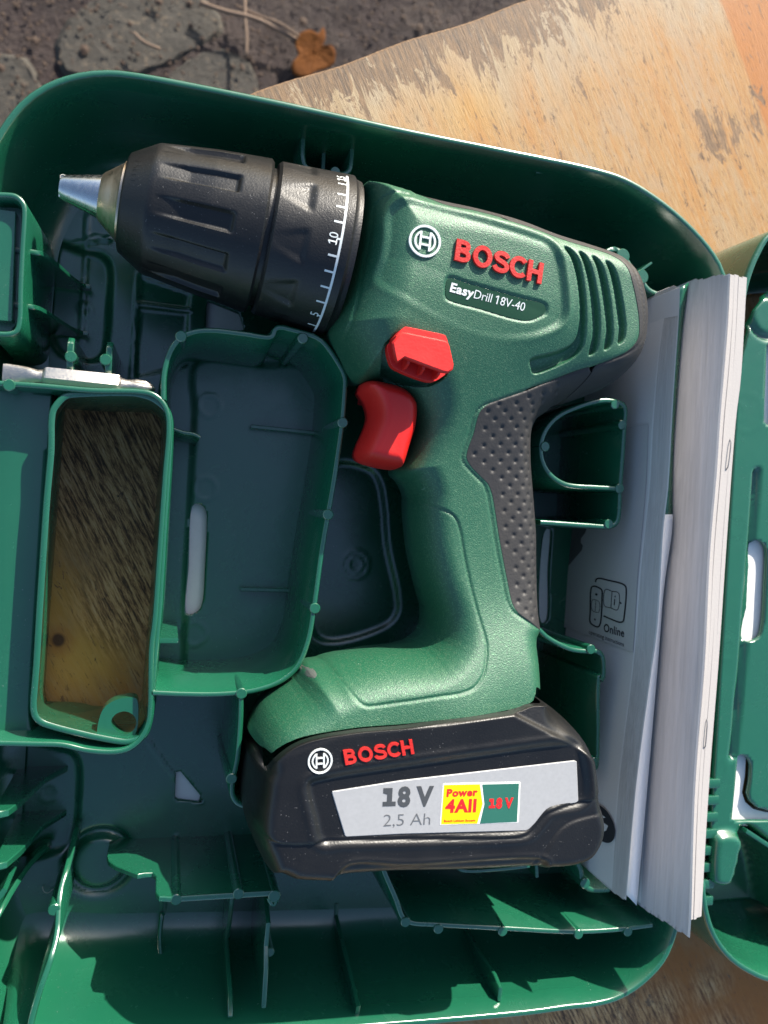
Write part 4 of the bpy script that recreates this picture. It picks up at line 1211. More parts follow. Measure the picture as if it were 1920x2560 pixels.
ctrl = [  # photo point, half thickness, edge radius
    ((880, 480), 27.5, 20), ((860, 640), 28.5, 22), ((840, 800), 27.5, 20), ((960, 520), 29, 17), ((1000, 640), 30.5, 17), ((1100, 620), 31, 15), ((1250, 680), 31, 14), ((1400, 740), 30.5, 14), ((1530, 780), 29, 12), ((1590, 800), 28, 11),
    ((1480, 880), 29.5, 12), ((1330, 850), 31, 15), ((1180, 880), 30, 16), ((1050, 880), 29, 16), ((930, 880), 28, 18), ((1150, 970), 23, 15), ((1250, 960), 25, 13), ((1400, 970), 21, 12), ((1060, 980), 24, 14),
    ((1100, 1060), 19.5, 9.5), ((1220, 1080), 19.5, 9.5), ((1330, 1050), 18, 9.5), ((1080, 1180), 18.5, 9.5), ((1200, 1200), 18.5, 9.5), ((1320, 1200), 17, 9.5), ((1120, 1350), 18.0, 9.5), ((1280, 1350), 17.5, 9.5), ((1150, 1480), 19, 9.5), ((1300, 1500), 18, 9.5),
    ((1130, 1600), 23, 14), ((1280, 1620), 23, 13), ((1000, 1660), 24, 13), ((850, 1690), 23, 13), ((740, 1740), 25, 15), ((680, 1800), 28, 14), ((1000, 1740), 31, 10), ((1200, 1720), 31, 9), ((1310, 1710), 30, 9), ((850, 1780), 33, 10), ((740, 1830), 33, 11), ((1100, 1780), 34, 8), ((650, 1880), 32, 12)]
cP = np.array([Wp(c[0], 60) for c in ctrl]); cT = np.array([c[1] for c in ctrl], float); cR = np.array([c[2] for c in ctrl], float)
def fields(P):
    T = np.empty(len(P)); R = np.empty(len(P))
    for i in range(0, len(P), 20000):
        d2 = ((P[i:i + 20000, None] - cP[None]) ** 2).sum(2)
        wt = np.exp(-d2 / (2 * 10.5 ** 2)) + 1e-9 / (d2 + 1)
        wt /= wt.sum(1, keepdims=True)
        T[i:i + 20000] = wt @ cT; R[i:i + 20000] = wt @ cR
    return T, R
ZH = 72.0
panel = cat(WP([(961, 690), (975, 630), (983, 581), (987, 527), (995, 505), (1013, 495), (1037, 496), (1121, 521), (1242, 557), (1275, 567), (1336, 587), (1369, 600), (1387, 620), (1399, 650), (1408, 701), (1414, 755), (1414, 785), (1406, 803), (1390, 815), (1330, 835), (1200, 830), (1050, 760)], ZH), 1.2)
collar = cat(WP([(1028, 481), (1007, 474), (971, 475), (954, 490), (946, 521), (937, 581), (922, 656), (904, 747), (886, 807), (868, 867), (850, 906), (800, 960), (760, 800), (860, 420), (900, 400), (1020, 440)], ZH - 4), 1.2)
hpanel = cat(WP(Q5((440, 1030), (525, 1040), (600, 1055), (720, 1110), (830, 1165), (865, 1210), (890, 1290), (920, 1480), (970, 1750), (1010, 1950), (1035, 2111)) + [(1187, 1636), (1175, 1669), (1151, 1696), (1121, 1708), (1060, 1718), (1000, 1728), (916, 1740), (897, 1742), (882, 1737), (866, 1721), (818, 1648), (800, 1600), (990, 1560), (1000, 1400)], 58), 1.2)
vents = [cat(WP(Q4(*v), ZH), 0.8) for v in (
    ((710, 225), (745, 235), (800, 310), (840, 450), (875, 680), (888, 900), (885, 1020), (860, 1080), (800, 1135), (540, 1245), (505, 1240), (485, 1200), (468, 1148), (640, 1095), (760, 1050), (805, 1015), (832, 950), (842, 850), (832, 650), (800, 450), (755, 310)),
    ((835, 262), (868, 280), (920, 400), (970, 600), (1000, 800), (1005, 1000), (990, 1080), (952, 1102), (963, 950), (948, 800), (915, 560), (872, 380)),
    ((945, 298), (982, 322), (1030, 420), (1085, 650), (1110, 850), (1115, 980), (1100, 1040), (1068, 1062), (1072, 900), (1052, 750), (1015, 540), (978, 390)),
    ((1060, 338), (1098, 362), (1145, 460), (1190, 650), (1220, 850), (1220, 930), (1205, 990), (1176, 1016), (1178, 900), (1160, 770), (1125, 560), (1092, 430)))]
npl = cat(WP([(1121, 690), (1180, 704), (1300, 737), (1366, 755), (1373, 763), (1372, 782), (1362, 789), (1324, 802), (1200, 771), (1122, 748), (1115, 738)], ZH), 0.8)
dimples = [Wp(p, 59) for p in Q5((1069, 402), (1199, 398), (1320, 393), (1430, 400), (1148, 348), (1280, 340), (1408, 340), (1128, 457), (1252, 455), (1360, 455), (1450, 465), (1060, 525), (1188, 515), (1300, 513), (1393, 520), (1125, 582), (1245, 580), (1350, 580), (1425, 585), (1060, 650), (1186, 640), (1300, 640), (1390, 645), (993, 710), (1128, 706), (1250, 703), (1352, 703), (1425, 708), (1068, 770), (1193, 765), (1308, 765), (1398, 768), (1137, 832), (1260, 828), (1360, 828), (1433, 830), (1206, 890), (1318, 888), (1406, 887), (1270, 950), (1373, 950), (1443, 950), (1217, 1015), (1330, 1015), (1420, 1015), (1281, 1072), (1384, 1073), (1458, 1075), (1231, 1137), (1342, 1135), (1430, 1135), (1294, 1197), (1394, 1195), (1468, 1195), (1240, 1258), (1353, 1257), (1440, 1255), (1303, 1320), (1405, 1318), (1475, 1320), (1250, 1385), (1360, 1383), (1450, 1383), (1310, 1445), (1412, 1440), (1485, 1440), (1367, 1505), (1455, 1503), (1315, 1567), (1413, 1562), (1487, 1560), (1370, 1627), (1458, 1620), (1317, 1690), (1416, 1687), (1490, 1690), (1370, 1750), (1458, 1745), (1320, 1813), (1418, 1808), (1495, 1810), (1372, 1875), (1460, 1870), (1418, 1930), (1495, 1930), (1372, 293), (1486, 262), (1500, 313), (1516, 372), (1588, 195), (1605, 250), (1525, 425))]

sw = cat(WP(Q3((430, 1500), (475, 1455), (515, 1425), (560, 1428), (870, 1500), (898, 1522), (910, 1560), (944, 1700), (935, 1755), (900, 1785), (840, 1820), (780, 1820), (560, 1740), (475, 1690), (445, 1620)), ZH + 1), 0.8)
def Hbase(P):
    d = sdp(P, total)[0]
    T, R = fields(P)
    q = np.clip((d - 0.02) / R, 0, 1)
    return ZM + T * (1 - (1 - q) ** 2.2) ** (1 / 2.2)
fadeA, fadeB = Wp((1130, 800), ZH), Wp((1180, 620), ZH)
def Hgreen(P, detail=True, pl=True):
    z = Hbase(P)
    if detail:
        fd = np.clip(((P - fadeA) @ (fadeB - fadeA)) / ((fadeB - fadeA) @ (fadeB - fadeA)) * 1.6 + 0.1, 0, 1)
        s = sdb(P, panel)
        z -= 1.25 * sm(s / 1.3) * fd
        z += 0.25 * np.exp(-((s + 1.6) / 0.8) ** 2) * fd
        s = sdb(P, collar, 3)
        z += 0.35 * sm(s / 0.35) - 0.35 * np.exp(-((s + 0.25) / 0.4) ** 2)
        s = sdb(P, hpanel, 3)
        z += -0.15 * sm(s / 0.4) - 0.5 * np.exp(-(s / 0.36) ** 2)
        for v in vents:
            z -= 2.6 * sm(sdb(P, v) / 0.45)
        if pl:
            s = sdb(P, npl, 3)
            z -= 0.55 * sm(s / 0.4)
        for e in edges_:
            z -= 0.5 * np.exp(-(sdp2(P, e) / 0.45) ** 2)
        z -= 6.0 * sm((sdb(P, sw, 2) + 0.25) / 0.3)
    return z
def sdp2(P, path):
    lo, hi = path.min(0) - 3, path.max(0) + 3
    ok = ((P > lo) & (P < hi)).all(1); d = np.full(len(P), 99.0)
    if ok.any():
        Q = P[ok]; o = np.empty(len(Q))
        for i in range(0, len(Q), 8000):
            o[i:i + 8000] = np.sqrt(((Q[i:i + 8000, None] - path[None]) ** 2).sum(2).min(1))
        d[ok] = o
    return d
edges_ = [cat(WP(rear_in + grip_in, 64), 0.7, False)]
# outline of the green housing: outer edges as above, inner joints at the height of the surface there
g_ol = mixpath((green_edge_top, O_TOP), ([(1097, 511), (1182, 534), (1254, 557)], 66), (rear_in, 68), (grip_in, 60), (foot_r[:3], O_FOOT), (bat_top, 70), (foot_l, O_NEAR), (front_l, O_NEAR), (ring_e, ZO))
g_ol = cat(g_ol, 1.4)
housing = field('housing', g_ol, Hgreen, 0.40, M['housing'], drill, rim_w=2.2, under=(total, ZM, 26.0, 12.0))

# black rear cap with the strip along the top, and the rubber grip
cap_split = Q4((800, 1265), (790, 1330), (750, 1420), (700, 1510), (640, 1570))
cap_ol = mixpath(([(1031, 481)] + rear, O_REAR), (cap_split[::-1], 56), (rear_in[::-1], 68), ([(1254, 557), (1182, 534), (1097, 511)], 66))
def Hcap(P):
    z = Hbase(P) + 0.15
    for e in edges_: z -= 0.5 * np.exp(-(sdp2(P, e) / 0.45) ** 2)
    return z
field('rear_cap', cat(cap_ol, 1.4), Hcap, 0.5, M['rubber'], drill, rim_w=1.1, under=(total, ZM, 26.0, 12.0))
grip_ol = mixpath((cap_split, 56), (grip_r, O_GRIP), (grip_in[::-1], 60))
def Hgrip(P):
    z = Hbase(P) + 0.1
    for e in edges_: z -= 0.5 * np.exp(-(sdp2(P, e) / 0.45) ** 2)
    for c in dimples:
        d2 = ((P - c) ** 2).sum(1)
        z -= 0.55 * np.exp(-d2 / 0.42)
    sp = cat(WP(cap_split, 56), 0.7, False)
    z -= 0.6 * np.exp(-(sdp2(P, sp) / 0.4) ** 2)
    return z
field('grip', cat(grip_ol, 1.4), Hgrip, 0.36, M['rubber'], drill, rim_w=1.2, under=(total, ZM, 26.0, 12.0))
# name plate, lettering and emblem on the head
npl_in = offs(npl, 0.55 if ((npl[:, 0] * np.roll(npl[:, 1], -1)).sum() - (npl[:, 1] * np.roll(npl[:, 0], -1)).sum()) > 0 else -0.55)
Hn = lambda P: Hgreen(P) + 0.12
plate_o = field('name_plate', npl_in, lambda P: Hgreen(P, True, False) - 0.38, 0.5, M['plate'], housing, skirt=0.1, rim_w=0.5)
Hpl = lambda P: Hgreen(P, True, False) - 0.35
lettering('lettering', 'Easy', face_map(*Q3((912, 1086), (1108, 1140), (928, 1018)), ZH - 1, Hpl, 0.04, 0.05), M['white_paint'], housing, bold=0.03, ext=0.02)
lettering('lettering', 'Drill 18V-40', face_map(*Q3((1112, 1142), (1530, 1252), (1128, 1074)), ZH - 1, Hpl, 0.04, 0.05), M['white_paint'], housing, bold=-0.005, ext=0.02)
block_word('lettering', face_map((1135, 650), (1352, 711), (1142, 597), ZH, Hgreen, 0.45, 0.55), M['red_paint'], housing)
emblem('emblem', (1064.6, 601), 38.5, ZH, Hgreen, 0.15, 0.4, M['white_paint'], housing, -0.06)

# direction switch
def build_switch():
    zb = ZM + 30.0
    lip = WP(Q3((436, 1560), (432, 1512), (478, 1458), (516, 1428), (560, 1434), (866, 1498), (892, 1512), (906, 1545), (940, 1695), (934, 1738), (895, 1768), (850, 1762), (700, 1706), (532, 1642), (474, 1684), (452, 1640)), zb + 3.0)
    o = prism('direction_switch', lip, zb + 1.7, zb + 3.6, M['red'], drill, bev=0.5)
    up = Wp(Q3((600, 1500))[0], zb) - Wp(Q3((575, 1600))[0], zb); up /= np.linalg.norm(up)
    c_ = lip.mean(0)
    prism('switch_core', c_ + (lip - c_) * 0.9 + up * 2.6, zb - 6, zb + 1.8, M['red'], o, bev=0.1)
    prism('switch_base', offs(sw, -0.25 if ((sw[:, 0] * np.roll(sw[:, 1], -1)).sum() - (sw[:, 1] * np.roll(sw[:, 0], -1)).sum()) < 0 else 0.25), zb - 7.5, zb - 4.6, M['red'], o, bev=0.1)
    for a, b in (((575, 1655), (540, 1742)), ((700, 1700), (668, 1788)), ((825, 1750), (795, 1822))):
        A, B = Wp(Q3(a)[0], zb + 1), Wp(Q3(b)[0], zb - 2); L = np.linalg.norm(B - A)
        plate('switch_tooth', A, B, [(-2.0, zb - 6), (L - 0.3, zb - 6), (L - 0.3, zb - 2.0), (L * 0.5, zb + 0.6), (-2.0, zb + 1.8)], 0.8, M['red'], o, bev=0.15)
build_switch()
# trigger
tr = cat(WP([(900, 970), (905, 960), (920, 951), (959, 956), (999, 968), (1022, 986), (1036, 1009), (1038, 1039), (1032, 1079), (1019, 1119), (1009, 1152), (999, 1172), (976, 1173), (916, 1159), (900, 1149), (895, 1135), (900, 1115), (916, 1079), (928, 1046), (928, 1026), (920, 1003), (905, 981)], ZM + 8), 0.8)
def Htr(P):
    d = sdp(P, tr)[0]
    return ZM + 2 + 15.0 * (1 - (1 - np.clip(d / 5.0, 0, 1)) ** 2.6) ** (1 / 2.6)
field('trigger', tr, Htr, 0.42, M['red'], drill, rim_w=1.8, under=(tr, ZM + 2, 13.0, 6.0))
# work lamp in the foot
def build_lamp():
    z = 58.0
    for _ in range(40):
        c = Wp((774, 1684), z); z += 0.3 * (float(Hbase(c[None])[0]) - z)
    a = np.linspace(0, 2 * np.pi, 24, endpoint=False); V = []; F = []
    d1 = Wp((792, 1678), z) - c; L1 = np.linalg.norm(d1); d1 /= L1; d2 = np.array([-d1[1], d1[0]])
    for k, (r, h) in enumerate(((1.0, -0.6), (1.0, 0.25), (0.8, 0.6), (0.4, 0.8), (0.05, 0.85))):
        for t in a:
            xy = c + d1 * (2.1 * r * math.cos(t)) + d2 * (0.85 * r * math.sin(t))
            V.append([*xy, float(Hbase(xy[None])[0]) + 0.5 * h - 0.25])
    F = [[k * 24 + i, k * 24 + (i + 1) % 24, (k + 1) * 24 + (i + 1) % 24, (k + 1) * 24 + i] for k in range(4) for i in range(24)]
    mesh_obj('work_lamp', V, F, M['lens'], drill)
build_lamp()

# ---------------------------------------------------------------- battery
ZBt = 76.0
b_ol = cat(mixpath(*outline_parts()[4:7], ([(620, 1844), (632, 1873), (654, 1901)], 62), (bat_top[:2:-1], 70)), 1.4)
recess = cat(WP([(771, 1961), (778, 1951), (800, 1945), (853, 1934), (1000, 1912), (1211, 1882), (1400, 1858), (1440, 1862), (1452, 1880), (1462, 1990), (1452, 2003), (1385, 2018), (1368, 2026), (1322, 2078), (1300, 2084), (860, 2098), (806, 2100), (790, 2050)], ZBt), 1.2)
lowband = cat(WP([(560, 2040), (635, 2069), (657, 2088), (682, 2102), (720, 2109), (777, 2107), (806, 2102), (853, 2099), (1000, 2096), (1300, 2090), (1322, 2082), (1365, 2034), (1385, 2024), (1455, 2004), (1560, 1985), (1560, 2300), (560, 2300)], ZBt), 1.2)
bev_low = cat(WP([(845, 2132), (1000, 2128), (1320, 2116), (1330, 2124), (1300, 2230), (1000, 2240), (840, 2240), (820, 2190)], 66), 1.2)
bump_r = cat(WP([(1345, 2118), (1365, 2080), (1400, 2045), (1490, 2020), (1560, 2020), (1560, 2250), (1300, 2250), (1318, 2165)], ZBt - 4), 1.2)
ridge = WP([(640, 1930), (720, 1890), (850, 1845), (1000, 1826), (1120, 1812), (1280, 1789), (1415, 1858), (1462, 1885), (1600, 2000), (1600, 2400), (560, 2400), (560, 1980)], ZBt)
leftr = WP([(670, 1917), (664, 1950), (650, 2010), (641, 2072), (600, 2200), (1700, 2200), (1700, 1700), (760, 1700), (700, 1850)], ZBt - 2)
def Hbat(P):
    d = sdp(P, total)[0]
    R = 7.5; q = np.clip((d - 0.02) / R, 0, 1)
    z = ZM + 35.5 * (1 - (1 - q) ** 2.4) ** (1 / 2.4)
    s = sdp(P, ridge)[0]
    xr = sm((P[:, 0] - Wp((1060, 1800), ZBt)[0]) / 18.0)
    z -= (1.5 * sm((-s - 0.8) / 0.8) + np.clip(-s, 0, 6) * 0.22) * (0.12 + 0.88 * xr)
    s = sdp(P, leftr)[0]
    z -= np.clip(-s, 0, 12) * 1.3
    s = sdb(P, recess)
    z += -1.7 * sm(s / 1.4) + 0.35 * np.exp(-((s + 2.2) / 0.9) ** 2)
    s = sdb(P, lowband, 6)
    z += -0.5 * np.exp(-(s / 0.4) ** 2) - 0.9 * sm(s / 0.5)
    s = sdb(P, bev_low, 5)
    z += -1.6 * sm(s / 0.9) + 0.25 * np.exp(-((s + 1.4) / 0.6) ** 2)
    s = sdb(P, bump_r, 5)
    z += 0.4 * sm(s / 0.6) - 0.3 * np.exp(-(s / 0.5) ** 2)
    return z
bat = field('battery', b_ol, Hbat, 0.46, M['black'], drill, rim_w=1.8, under=(total, ZM, 34.0, 9.0))
lab = WP([(828, 1972), (826, 1976), (858, 2082), (863, 2085), (1000, 2078), (1308, 2070), (1316, 2066), (1362, 2020), (1377, 2011), (1432, 2001), (1438, 1996), (1434, 1899), (1428, 1896), (1000, 1945)], ZBt - 2)
labp = cat(lab, 6.0) if False else lab
def Hlab(P): return np.full(len(P), ZM + 35.5 - 1.7 + 0.35)
prism('label_plate', labp[::-1], ZM + 32.0, ZM + 35.5 - 1.35, M['label'], bat, bev=0.2)
Zl = ZM + 35.5 - 1.35
Hl = lambda P: np.full(len(P), Zl)
lettering('lettering', '18 V', face_map(*Q6((1125, 1473), (1525, 1462), (1133, 1328)), Zl, Hl, 0.04, 0.03), M['ink'], bat, bold=0.045, ext=0.01, base=True)
lettering('lettering', '2,5 Ah', face_map(*Q6((1130, 1630), (1500, 1616), (1137, 1537)), Zl, Hl, 0.04, 0.03), M['ink_soft'], bat, bold=-0.012, ext=0.01)
def sticker(name, pts, mat, k):
    return prism(name, WP(pts, Zl), Zl - 0.05, Zl + 0.05 + 0.05 * k, mat, bat, bev=0.02)
sticker('sticker', Q7((330, 1535), (355, 1195), (375, 1188), (985, 1175), (1000, 1180), (985, 1510), (970, 1515)), M['stwhite'], 0)
sticker('sticker', Q7((340, 1528), (365, 1202), (662, 1196), (685, 1360), (640, 1522)), M['yellow'], 1)
sticker('sticker', Q7((662, 1522), (700, 1360), (682, 1198), (986, 1190), (970, 1508)), M['stgreen'], 1)
Hs2 = lambda P: np.full(len(P), Zl + 0.12)
lettering('lettering', 'Power', face_map(*Q7((385, 1296), (640, 1288), (390, 1238)), Zl, Hs2, 0.04, 0.03), M['stred'], bat, bold=0.04, ext=0.01)
lettering('lettering', '4All', face_map(*Q7((373, 1426), (628, 1420), (380, 1326)), Zl, Hs2, 0.04, 0.03), M['stred'], bat, bold=0.04, ext=0.01)
lettering('lettering', 'Bosch Lithium System', face_map(*Q7((364, 1508), (622, 1502), (365, 1490)), Zl, Hs2, 0.04, 0.03), M['stred'], bat, bold=0.0, ext=0.01)
lettering('lettering', '18 V', face_map(*Q7((735, 1394), (935, 1388), (740, 1316)), Zl, Hs2, 0.04, 0.03), M['stred'], bat, bold=0.05, ext=0.01, base=True)
block_word('lettering', face_map(*Q6((822, 1128), (1362, 1040), (802, 1014)), ZBt, Hbat, 0.2, 0.35), M['red_paint'], bat, hw=0.095)
emblem('emblem', Q6((625, 1098))[0], 30.5, ZBt, Hbat, 0.1, 0.25, M['white_paint'], bat, 0.06)

# ---------------------------------------------------------------- chuck and torque ring
st = [((168, 445), (165, 509)), ((263, 428), (246, 549)), ((312, 405), (295, 607)), ((333, 381), (295, 625)), ((405, 365), (359, 688)), ((680, 410), (616, 787)), ((691, 410), (631, 787)), ((891, 451), (801, 841))]
mid = [0.5 * (Wp(a, ZM) + Wp(b, ZM)) for a, b in st]; rad = [0.5 * np.linalg.norm(Wp(a, ZM) - Wp(b, ZM)) * 0.965 for a, b in st]
O2 = mid[-1]; ax = mid[2] - mid[-1]; ax = ax / np.linalg.norm(ax); e1_ = np.array([-ax[1], ax[0]])
if e1_[1] < 0: e1_ = -e1_
sl_ = [(m_ - O2) @ ax for m_ in mid]        # stations measured forwards from the ring's rear edge
AX3 = np.array([*ax, 0.0]); E1 = np.array([*e1_, 0.0]); E2 = np.array([0, 0, 1.0]); O3 = np.array([*O2, ZM])
def cyl(s, th, r):
    s, th, r = np.broadcast_arrays(s, th, r)
    return O3 + s[..., None] * AX3 + (r * np.sin(th))[..., None] * E1 + (r * np.cos(th))[..., None] * E2
def hit(p, r):
    o, d = ray(p)
    oo = o - O3
    f = lambda v: v - (v @ AX3) * AX3
    a_, b_ = f(d), f(oo)
    A_, B_, C_ = a_ @ a_, 2 * a_ @ b_, b_ @ b_ - r * r
    D_ = max(B_ * B_ - 4 * A_ * C_, 0)
    k = (-B_ - math.sqrt(D_)) / (2 * A_)
    q = oo + d * k
    return q @ AX3, math.atan2(q @ E1, q @ E2)
def revolve(name, prof, mat, n=220, mod=None, sub=0.5, parent=None, auto=40):
    pr = np.array(prof, float); pts = []
    for i in range(len(pr) - 1):
        L = np.linalg.norm(pr[i + 1] - pr[i]); k = max(1, int(L / sub)) if mod else max(1, int(L / 3))
        for t in np.linspace(0, 1, k, endpoint=False): pts.append(pr[i] + (pr[i + 1] - pr[i]) * t)
    pts.append(pr[-1]); pts = np.array(pts)
    th = np.linspace(0, 2 * np.pi, n, endpoint=False)
    Sg, Tg = np.meshgrid(pts[:, 0], th, indexing='ij'); Rg = np.repeat(pts[:, 1][:, None], n, 1)
    if mod: Rg = Rg + mod(Sg, Tg)
    V = cyl(Sg, Tg, Rg).reshape(-1, 3); k = len(pts)
    I = np.arange(k * n).reshape(k, n)
    F = np.stack([I[:-1], np.roll(I[:-1], -1, 1), np.roll(I[1:], -1, 1), I[1:]], -1).reshape(-1, 4)
    return fixn(mesh_obj(name, V, F, mat, parent or drill, auto=auto))
sj, sn0, sn1, sc0, sc1, ss1, sr0, sr1 = sl_
rj, rn0, rn1, rc0, rc1, rs1, rr0, rr1 = rad
# phase of the grip slots from the photograph
ph_s = hit(RA((1000, 700))[0], rs1 - 1)[1]
def wrap(a, per): return (a + per / 2) % per - per / 2
PER = math.radians(30)
slA, slB = hit(RA((1035, 545))[0], rs1)[0], sc1 - 2.0
def mod_sleeve(s, t):
    d = np.abs(wrap(t - ph_s, PER)) * rs1
    wid = 2.9
    body = sm((wid - d) / 0.55) * sm((s - slA) / 0.6)
    fade = np.clip((slB + 1.0 - s) / (slB - slA) * 2.4, 0, 1)
    return -1.35 * body * fade
revolve('chuck_sleeve', [(sc0 + 0.3, rn1 - 1), (sc0 + 0.3, rc0 - 0.6), (sc0, rc0), (sc1 + 0.8, rc1 - 0.3), (sc1, rc1), ((sc1 + ss1) / 2, (rc1 + rs1) / 2 + 0.5), (ss1 + 0.8, rs1), (ss1, rs1 - 0.7), (ss1, rs1 - 6)], M['black'], mod=mod_sleeve, n=360)
revolve('chuck_collar', [(ss1 + 0.5, rs1 - 2.5), (sr0 - 1, rs1 - 2.5)], M['black'])
ph_r = hit(RA((1260, 790))[0], rr0)[1]
sA, sB = hit(RA((1330, 740))[0], rr0)[0], sr0
def mod_ring(s, t):
    d = np.abs(wrap(t - ph_r, PER * 1.2)) * rr0
    w_ = 1.2 + 3.2 * np.clip((sB - s) / max(sB - sA, 1), 0, 1)
    return -0.85 * sm((w_ - d) / 1.3) * sm((s - sA) / 1.2) * np.clip((sB - s) / 11, 0, 1)
rmid = lambda s: rr1 + (rr0 - rr1) * (s - sr1) / (sr0 - sr1)
ring = revolve('torque_ring', [(sr0, rr0 - 4), (sr0, rr0 - 0.9), (sr0 - 0.9, rr0), (sr1 + 3.4, rmid(sr1 + 3.4)), (sr1 + 1.2, rr1 - 0.1), (sr1 + 0.2, rr1 - 1.0), (sr1 - 1.5, rr1 - 1.4)], M['black_sheen'], mod=mod_ring, n=360)
revolve('chuck_nose', [(sn0 + 0.2, 2.5), (sn0 + 0.2, rn0 - 0.5), (sn0 - 0.2, rn0), (sn1 + 0.4, rn1 - 0.6), (sn1, rn1), (sn1 - 1.0, rn1), (sc0 - 1, rn1 + 0.4)], M['nose'], n=96)
# three jaws
for k in range(3):
    t0 = math.radians(-10 + 120 * k)
    V, F = [], []
    n = 14
    for s, rr, wd in ((sn0 - 5, rn0 * 1.0, 1.0), (sn0, rn0 * 0.9, 1.0), (sj + 0.8, rj * 0.98, 1.0), (sj + 1.8, rj * 0.86, 0.85), (sj + 2.0, rj * 0.6, 0.8)):
        for i in range(n):
            a = t0 + (i / (n - 1) - 0.5) * math.radians(117) * wd
            V.append(cyl(np.array(s), np.array(a), np.array(rr)))
        V.append(cyl(np.array(s), np.array(t0), np.array(0.35)))
    m = n + 1
    F = [[q * m + i, q * m + (i + 1) % m, (q + 1) * m + (i + 1) % m, (q + 1) * m + i] for q in range(4) for i in range(m)] + [[4 * m + i for i in range(m)]]
    fixn(mesh_obj('chuck_jaw', V, F, M['jaw'], drill, auto=40))
# scale of the torque ring: line, ticks and numerals
def patch(name, s0, s1, a0, a1, lift, mat, parent, n=60):
    a = np.linspace(a0, a1, max(2, n)); V = []
    for t in a:
        for s in (s0, s1):
            V.append(cyl(np.array(s), np.array(t), np.array(rmid(s) + lift)))
    F = [[2 * i, 2 * i + 1, 2 * i + 3, 2 * i + 2] for i in range(len(a) - 1)]
    return mesh_obj(name, V, F, mat, parent)
sL, aT = hit(Q2((1573, 330))[0], rmid(sr1 + 3)); sL2, aB = hit(Q2((1305, 1600))[0], rmid(sr1 + 3))
sLm = hit(Q2((1530, 680))[0], rmid(sr1 + 3))[0]
sLine = sLm
patch('scale_line', sLine - 0.35, sLine + 0.35, aB, aT + 0.12, 0.06, M['white_paint'], ring)
ticks = [(1545, 372), (1530, 455), (1510, 555), (1490, 680), (1490, 822), (1440, 960), (1420, 1095), (1390, 1225), (1360, 1350), (1340, 1462), (1310, 1545), (1295, 1610), (1560, 325)]
for i, tk in enumerate(ticks):
    s_, a_ = hit(Q2(tk)[0], rmid(sLine))
    Ln = 1.4 if i in (4, 9, 12) else 3.0
    patch('scale_tick', sLine, sLine + Ln, a_ - 0.012, a_ + 0.012, 0.065, M['white_paint'], ring, 2)
def ring_text(s, p_c, hgt, wid, r_of, mat, name='numeral', parent=None, flip=1, lift=0.06, bold=0.0):
    s0, a0 = hit(p_c, r_of(sLine))
    def fn(u, h, t):
        ang = a0 + flip * (u - 0.5) * wid / r_of(s0)
        ss = s0 + (h - 0.5) * hgt
        return cyl(ss, ang, r_of(ss) + lift)
    return lettering(name, s, fn, mat, parent or ring, ext=0.0, bold=bold, base=True)
ring_text('10', Q2((1438, 812))[0], 2.6, 3.4, rmid, M['white_paint'])
ring_text('5', Q2((1282, 1445))[0], 2.6, 1.6, rmid, M['white_paint'])
ring_text('15', Q2((1505, 315))[0], 2.6, 3.4, rmid, M['white_paint'])
rcone = lambda s: np.interp(s, [sc1, sc0], [rc1 - 0.3, rc0])
sleeve = [o for o in drill.children if o.name.startswith('chuck_sleeve')][0]
ring_text('AUTO', RA((607, 440))[0], 3.6, 10.5, rcone, M['black'], 'lettering', sleeve, lift=0.25, bold=0.03)
ring_text('BOSCH', RA((562, 810))[0], 3.4, 11.5, rcone, M['black'], 'lettering', sleeve, lift=0.25, bold=0.03)

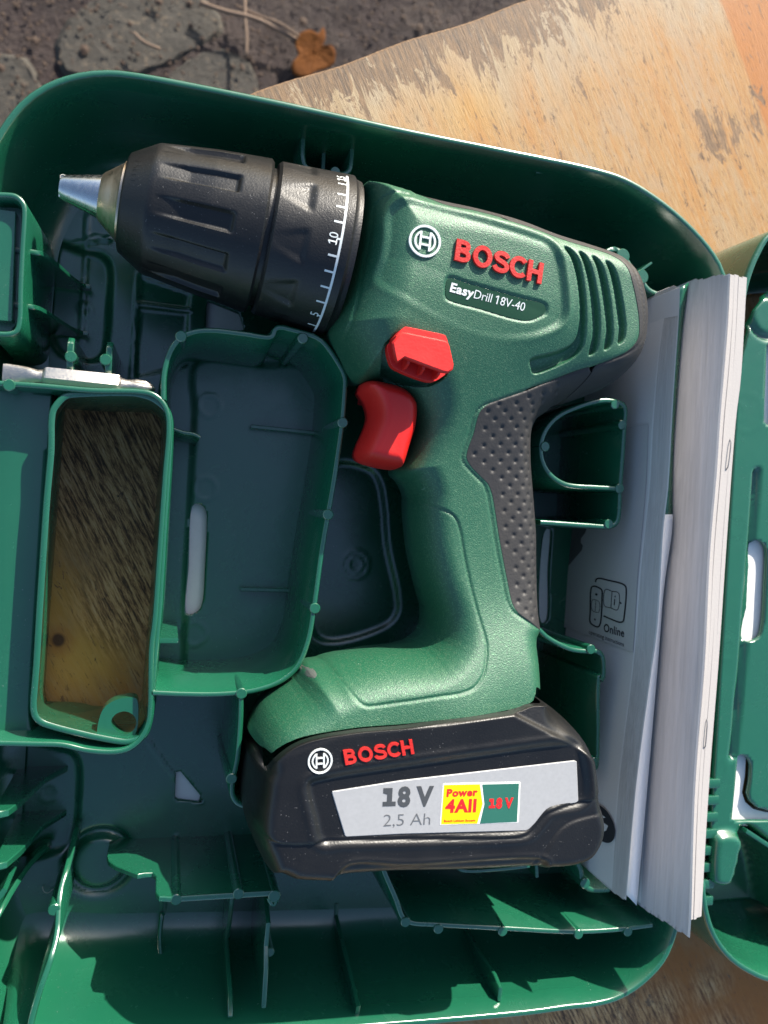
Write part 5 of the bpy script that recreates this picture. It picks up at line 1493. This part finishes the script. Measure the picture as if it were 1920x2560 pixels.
# ================================================================== screwdriver bit
def build_bit():
    zb = 40.0
    a, b = Wp(Q1((22, 1770))[0], zb), Wp(Q1((1290, 1900))[0], zb)
    L = np.linalg.norm(b - a); t = (b - a) / L; nn = np.array([-t[1], t[0]])
    root = thing('screwdriver_bit', 'double-ended steel screwdriver bit clipped above the handle opening', 'screwdriver bit')
    root.location = (0, 0, 0)
    def sec(x, pts):
        return [[*(a + t * x + nn * p), zb + q] for p, q in pts]
    hexa = lambda r, rot=math.pi / 6: [(r * math.cos(rot + k * math.pi / 3 + j * math.pi / 12), r * math.sin(rot + k * math.pi / 3 + j * math.pi / 12)) for k in range(6) for j in range(4)]
    def hexr(af):   # true hexagon, 24 samples
        P = []
        for k in range(24):
            an = k * 2 * math.pi / 24 + 0.12; f = (an - 0.12 - math.pi / 6) % (math.pi / 3) - math.pi / 6
            r = af / math.cos(f); P.append((r * math.cos(an), r * math.sin(an)))
        return P
    rnd = lambda rx, rz: [(rx * math.cos(k * 2 * math.pi / 24 + 0.12), rz * math.sin(k * 2 * math.pi / 24 + 0.12)) for k in range(24)]
    def cross(r):
        P = []
        for k in range(24):
            an = k * 2 * math.pi / 24 + 0.12
            P.append((r * (0.62 + 0.38 * abs(math.cos(2 * an)) ** 0.7) * math.cos(an), r * (0.62 + 0.38 * abs(math.cos(2 * an)) ** 0.7) * math.sin(an)))
        return P
    def body(name, secs):
        V = []; n = 24
        for x, p in secs: V += sec(x * L, p)
        F = [[i * n + k, i * n + (k + 1) % n, (i + 1) * n + (k + 1) % n, (i + 1) * n + k] for i in range(len(secs) - 1) for k in range(n)]
        F += [list(range(n))[::-1], [(len(secs) - 1) * n + k for k in range(n)]]
        return fixn(mesh_obj(name, V, F, M['bit'], root, auto=30))
    body('hex_shank', [(0.255, rnd(2.4, 2.4)), (0.272, hexr(3.0)), (0.285, hexr(3.18)), (0.735, hexr(3.18)), (0.752, hexr(3.0)), (0.77, rnd(2.3, 2.3))])
    body('flat_tip', [(0.0, rnd(2.9, 0.4)), (0.02, rnd(3.0, 0.45)), (0.09, rnd(2.9, 0.9)), (0.15, rnd(2.7, 1.7)), (0.19, rnd(2.4, 2.3)), (0.22, rnd(2.1, 2.1)), (0.26, rnd(2.4, 2.4))])
    body('cross_tip', [(0.76, rnd(2.4, 2.4)), (0.80, rnd(2.0, 2.0)), (0.84, rnd(2.15, 2.15)), (0.87, cross(2.6)), (0.93, cross(2.4)), (0.975, cross(1.5)), (1.0, cross(0.35))])
build_bit()

# ================================================================== lint
for px, z in ((QD((440, 480), (450, 515), (480, 540), (520, 535), (545, 515), (570, 520)), 1.2), ([(160, 455), (152, 448), (152, 440), (160, 437), (168, 442)], 44)):
    P = cat(WP(px, z), 0.8, False)
    o = tube('lint_thread', np.column_stack([P, z + 0.6 * np.sin(np.arange(len(P)) * 0.5)]), 0.16 if z < 5 else 0.1, M['lint'], None, 5)
    tag(o, 'short curled pale thread on the case floor at lower left' if z < 5 else 'tiny dark hair curled at the chuck tip', 'thread')
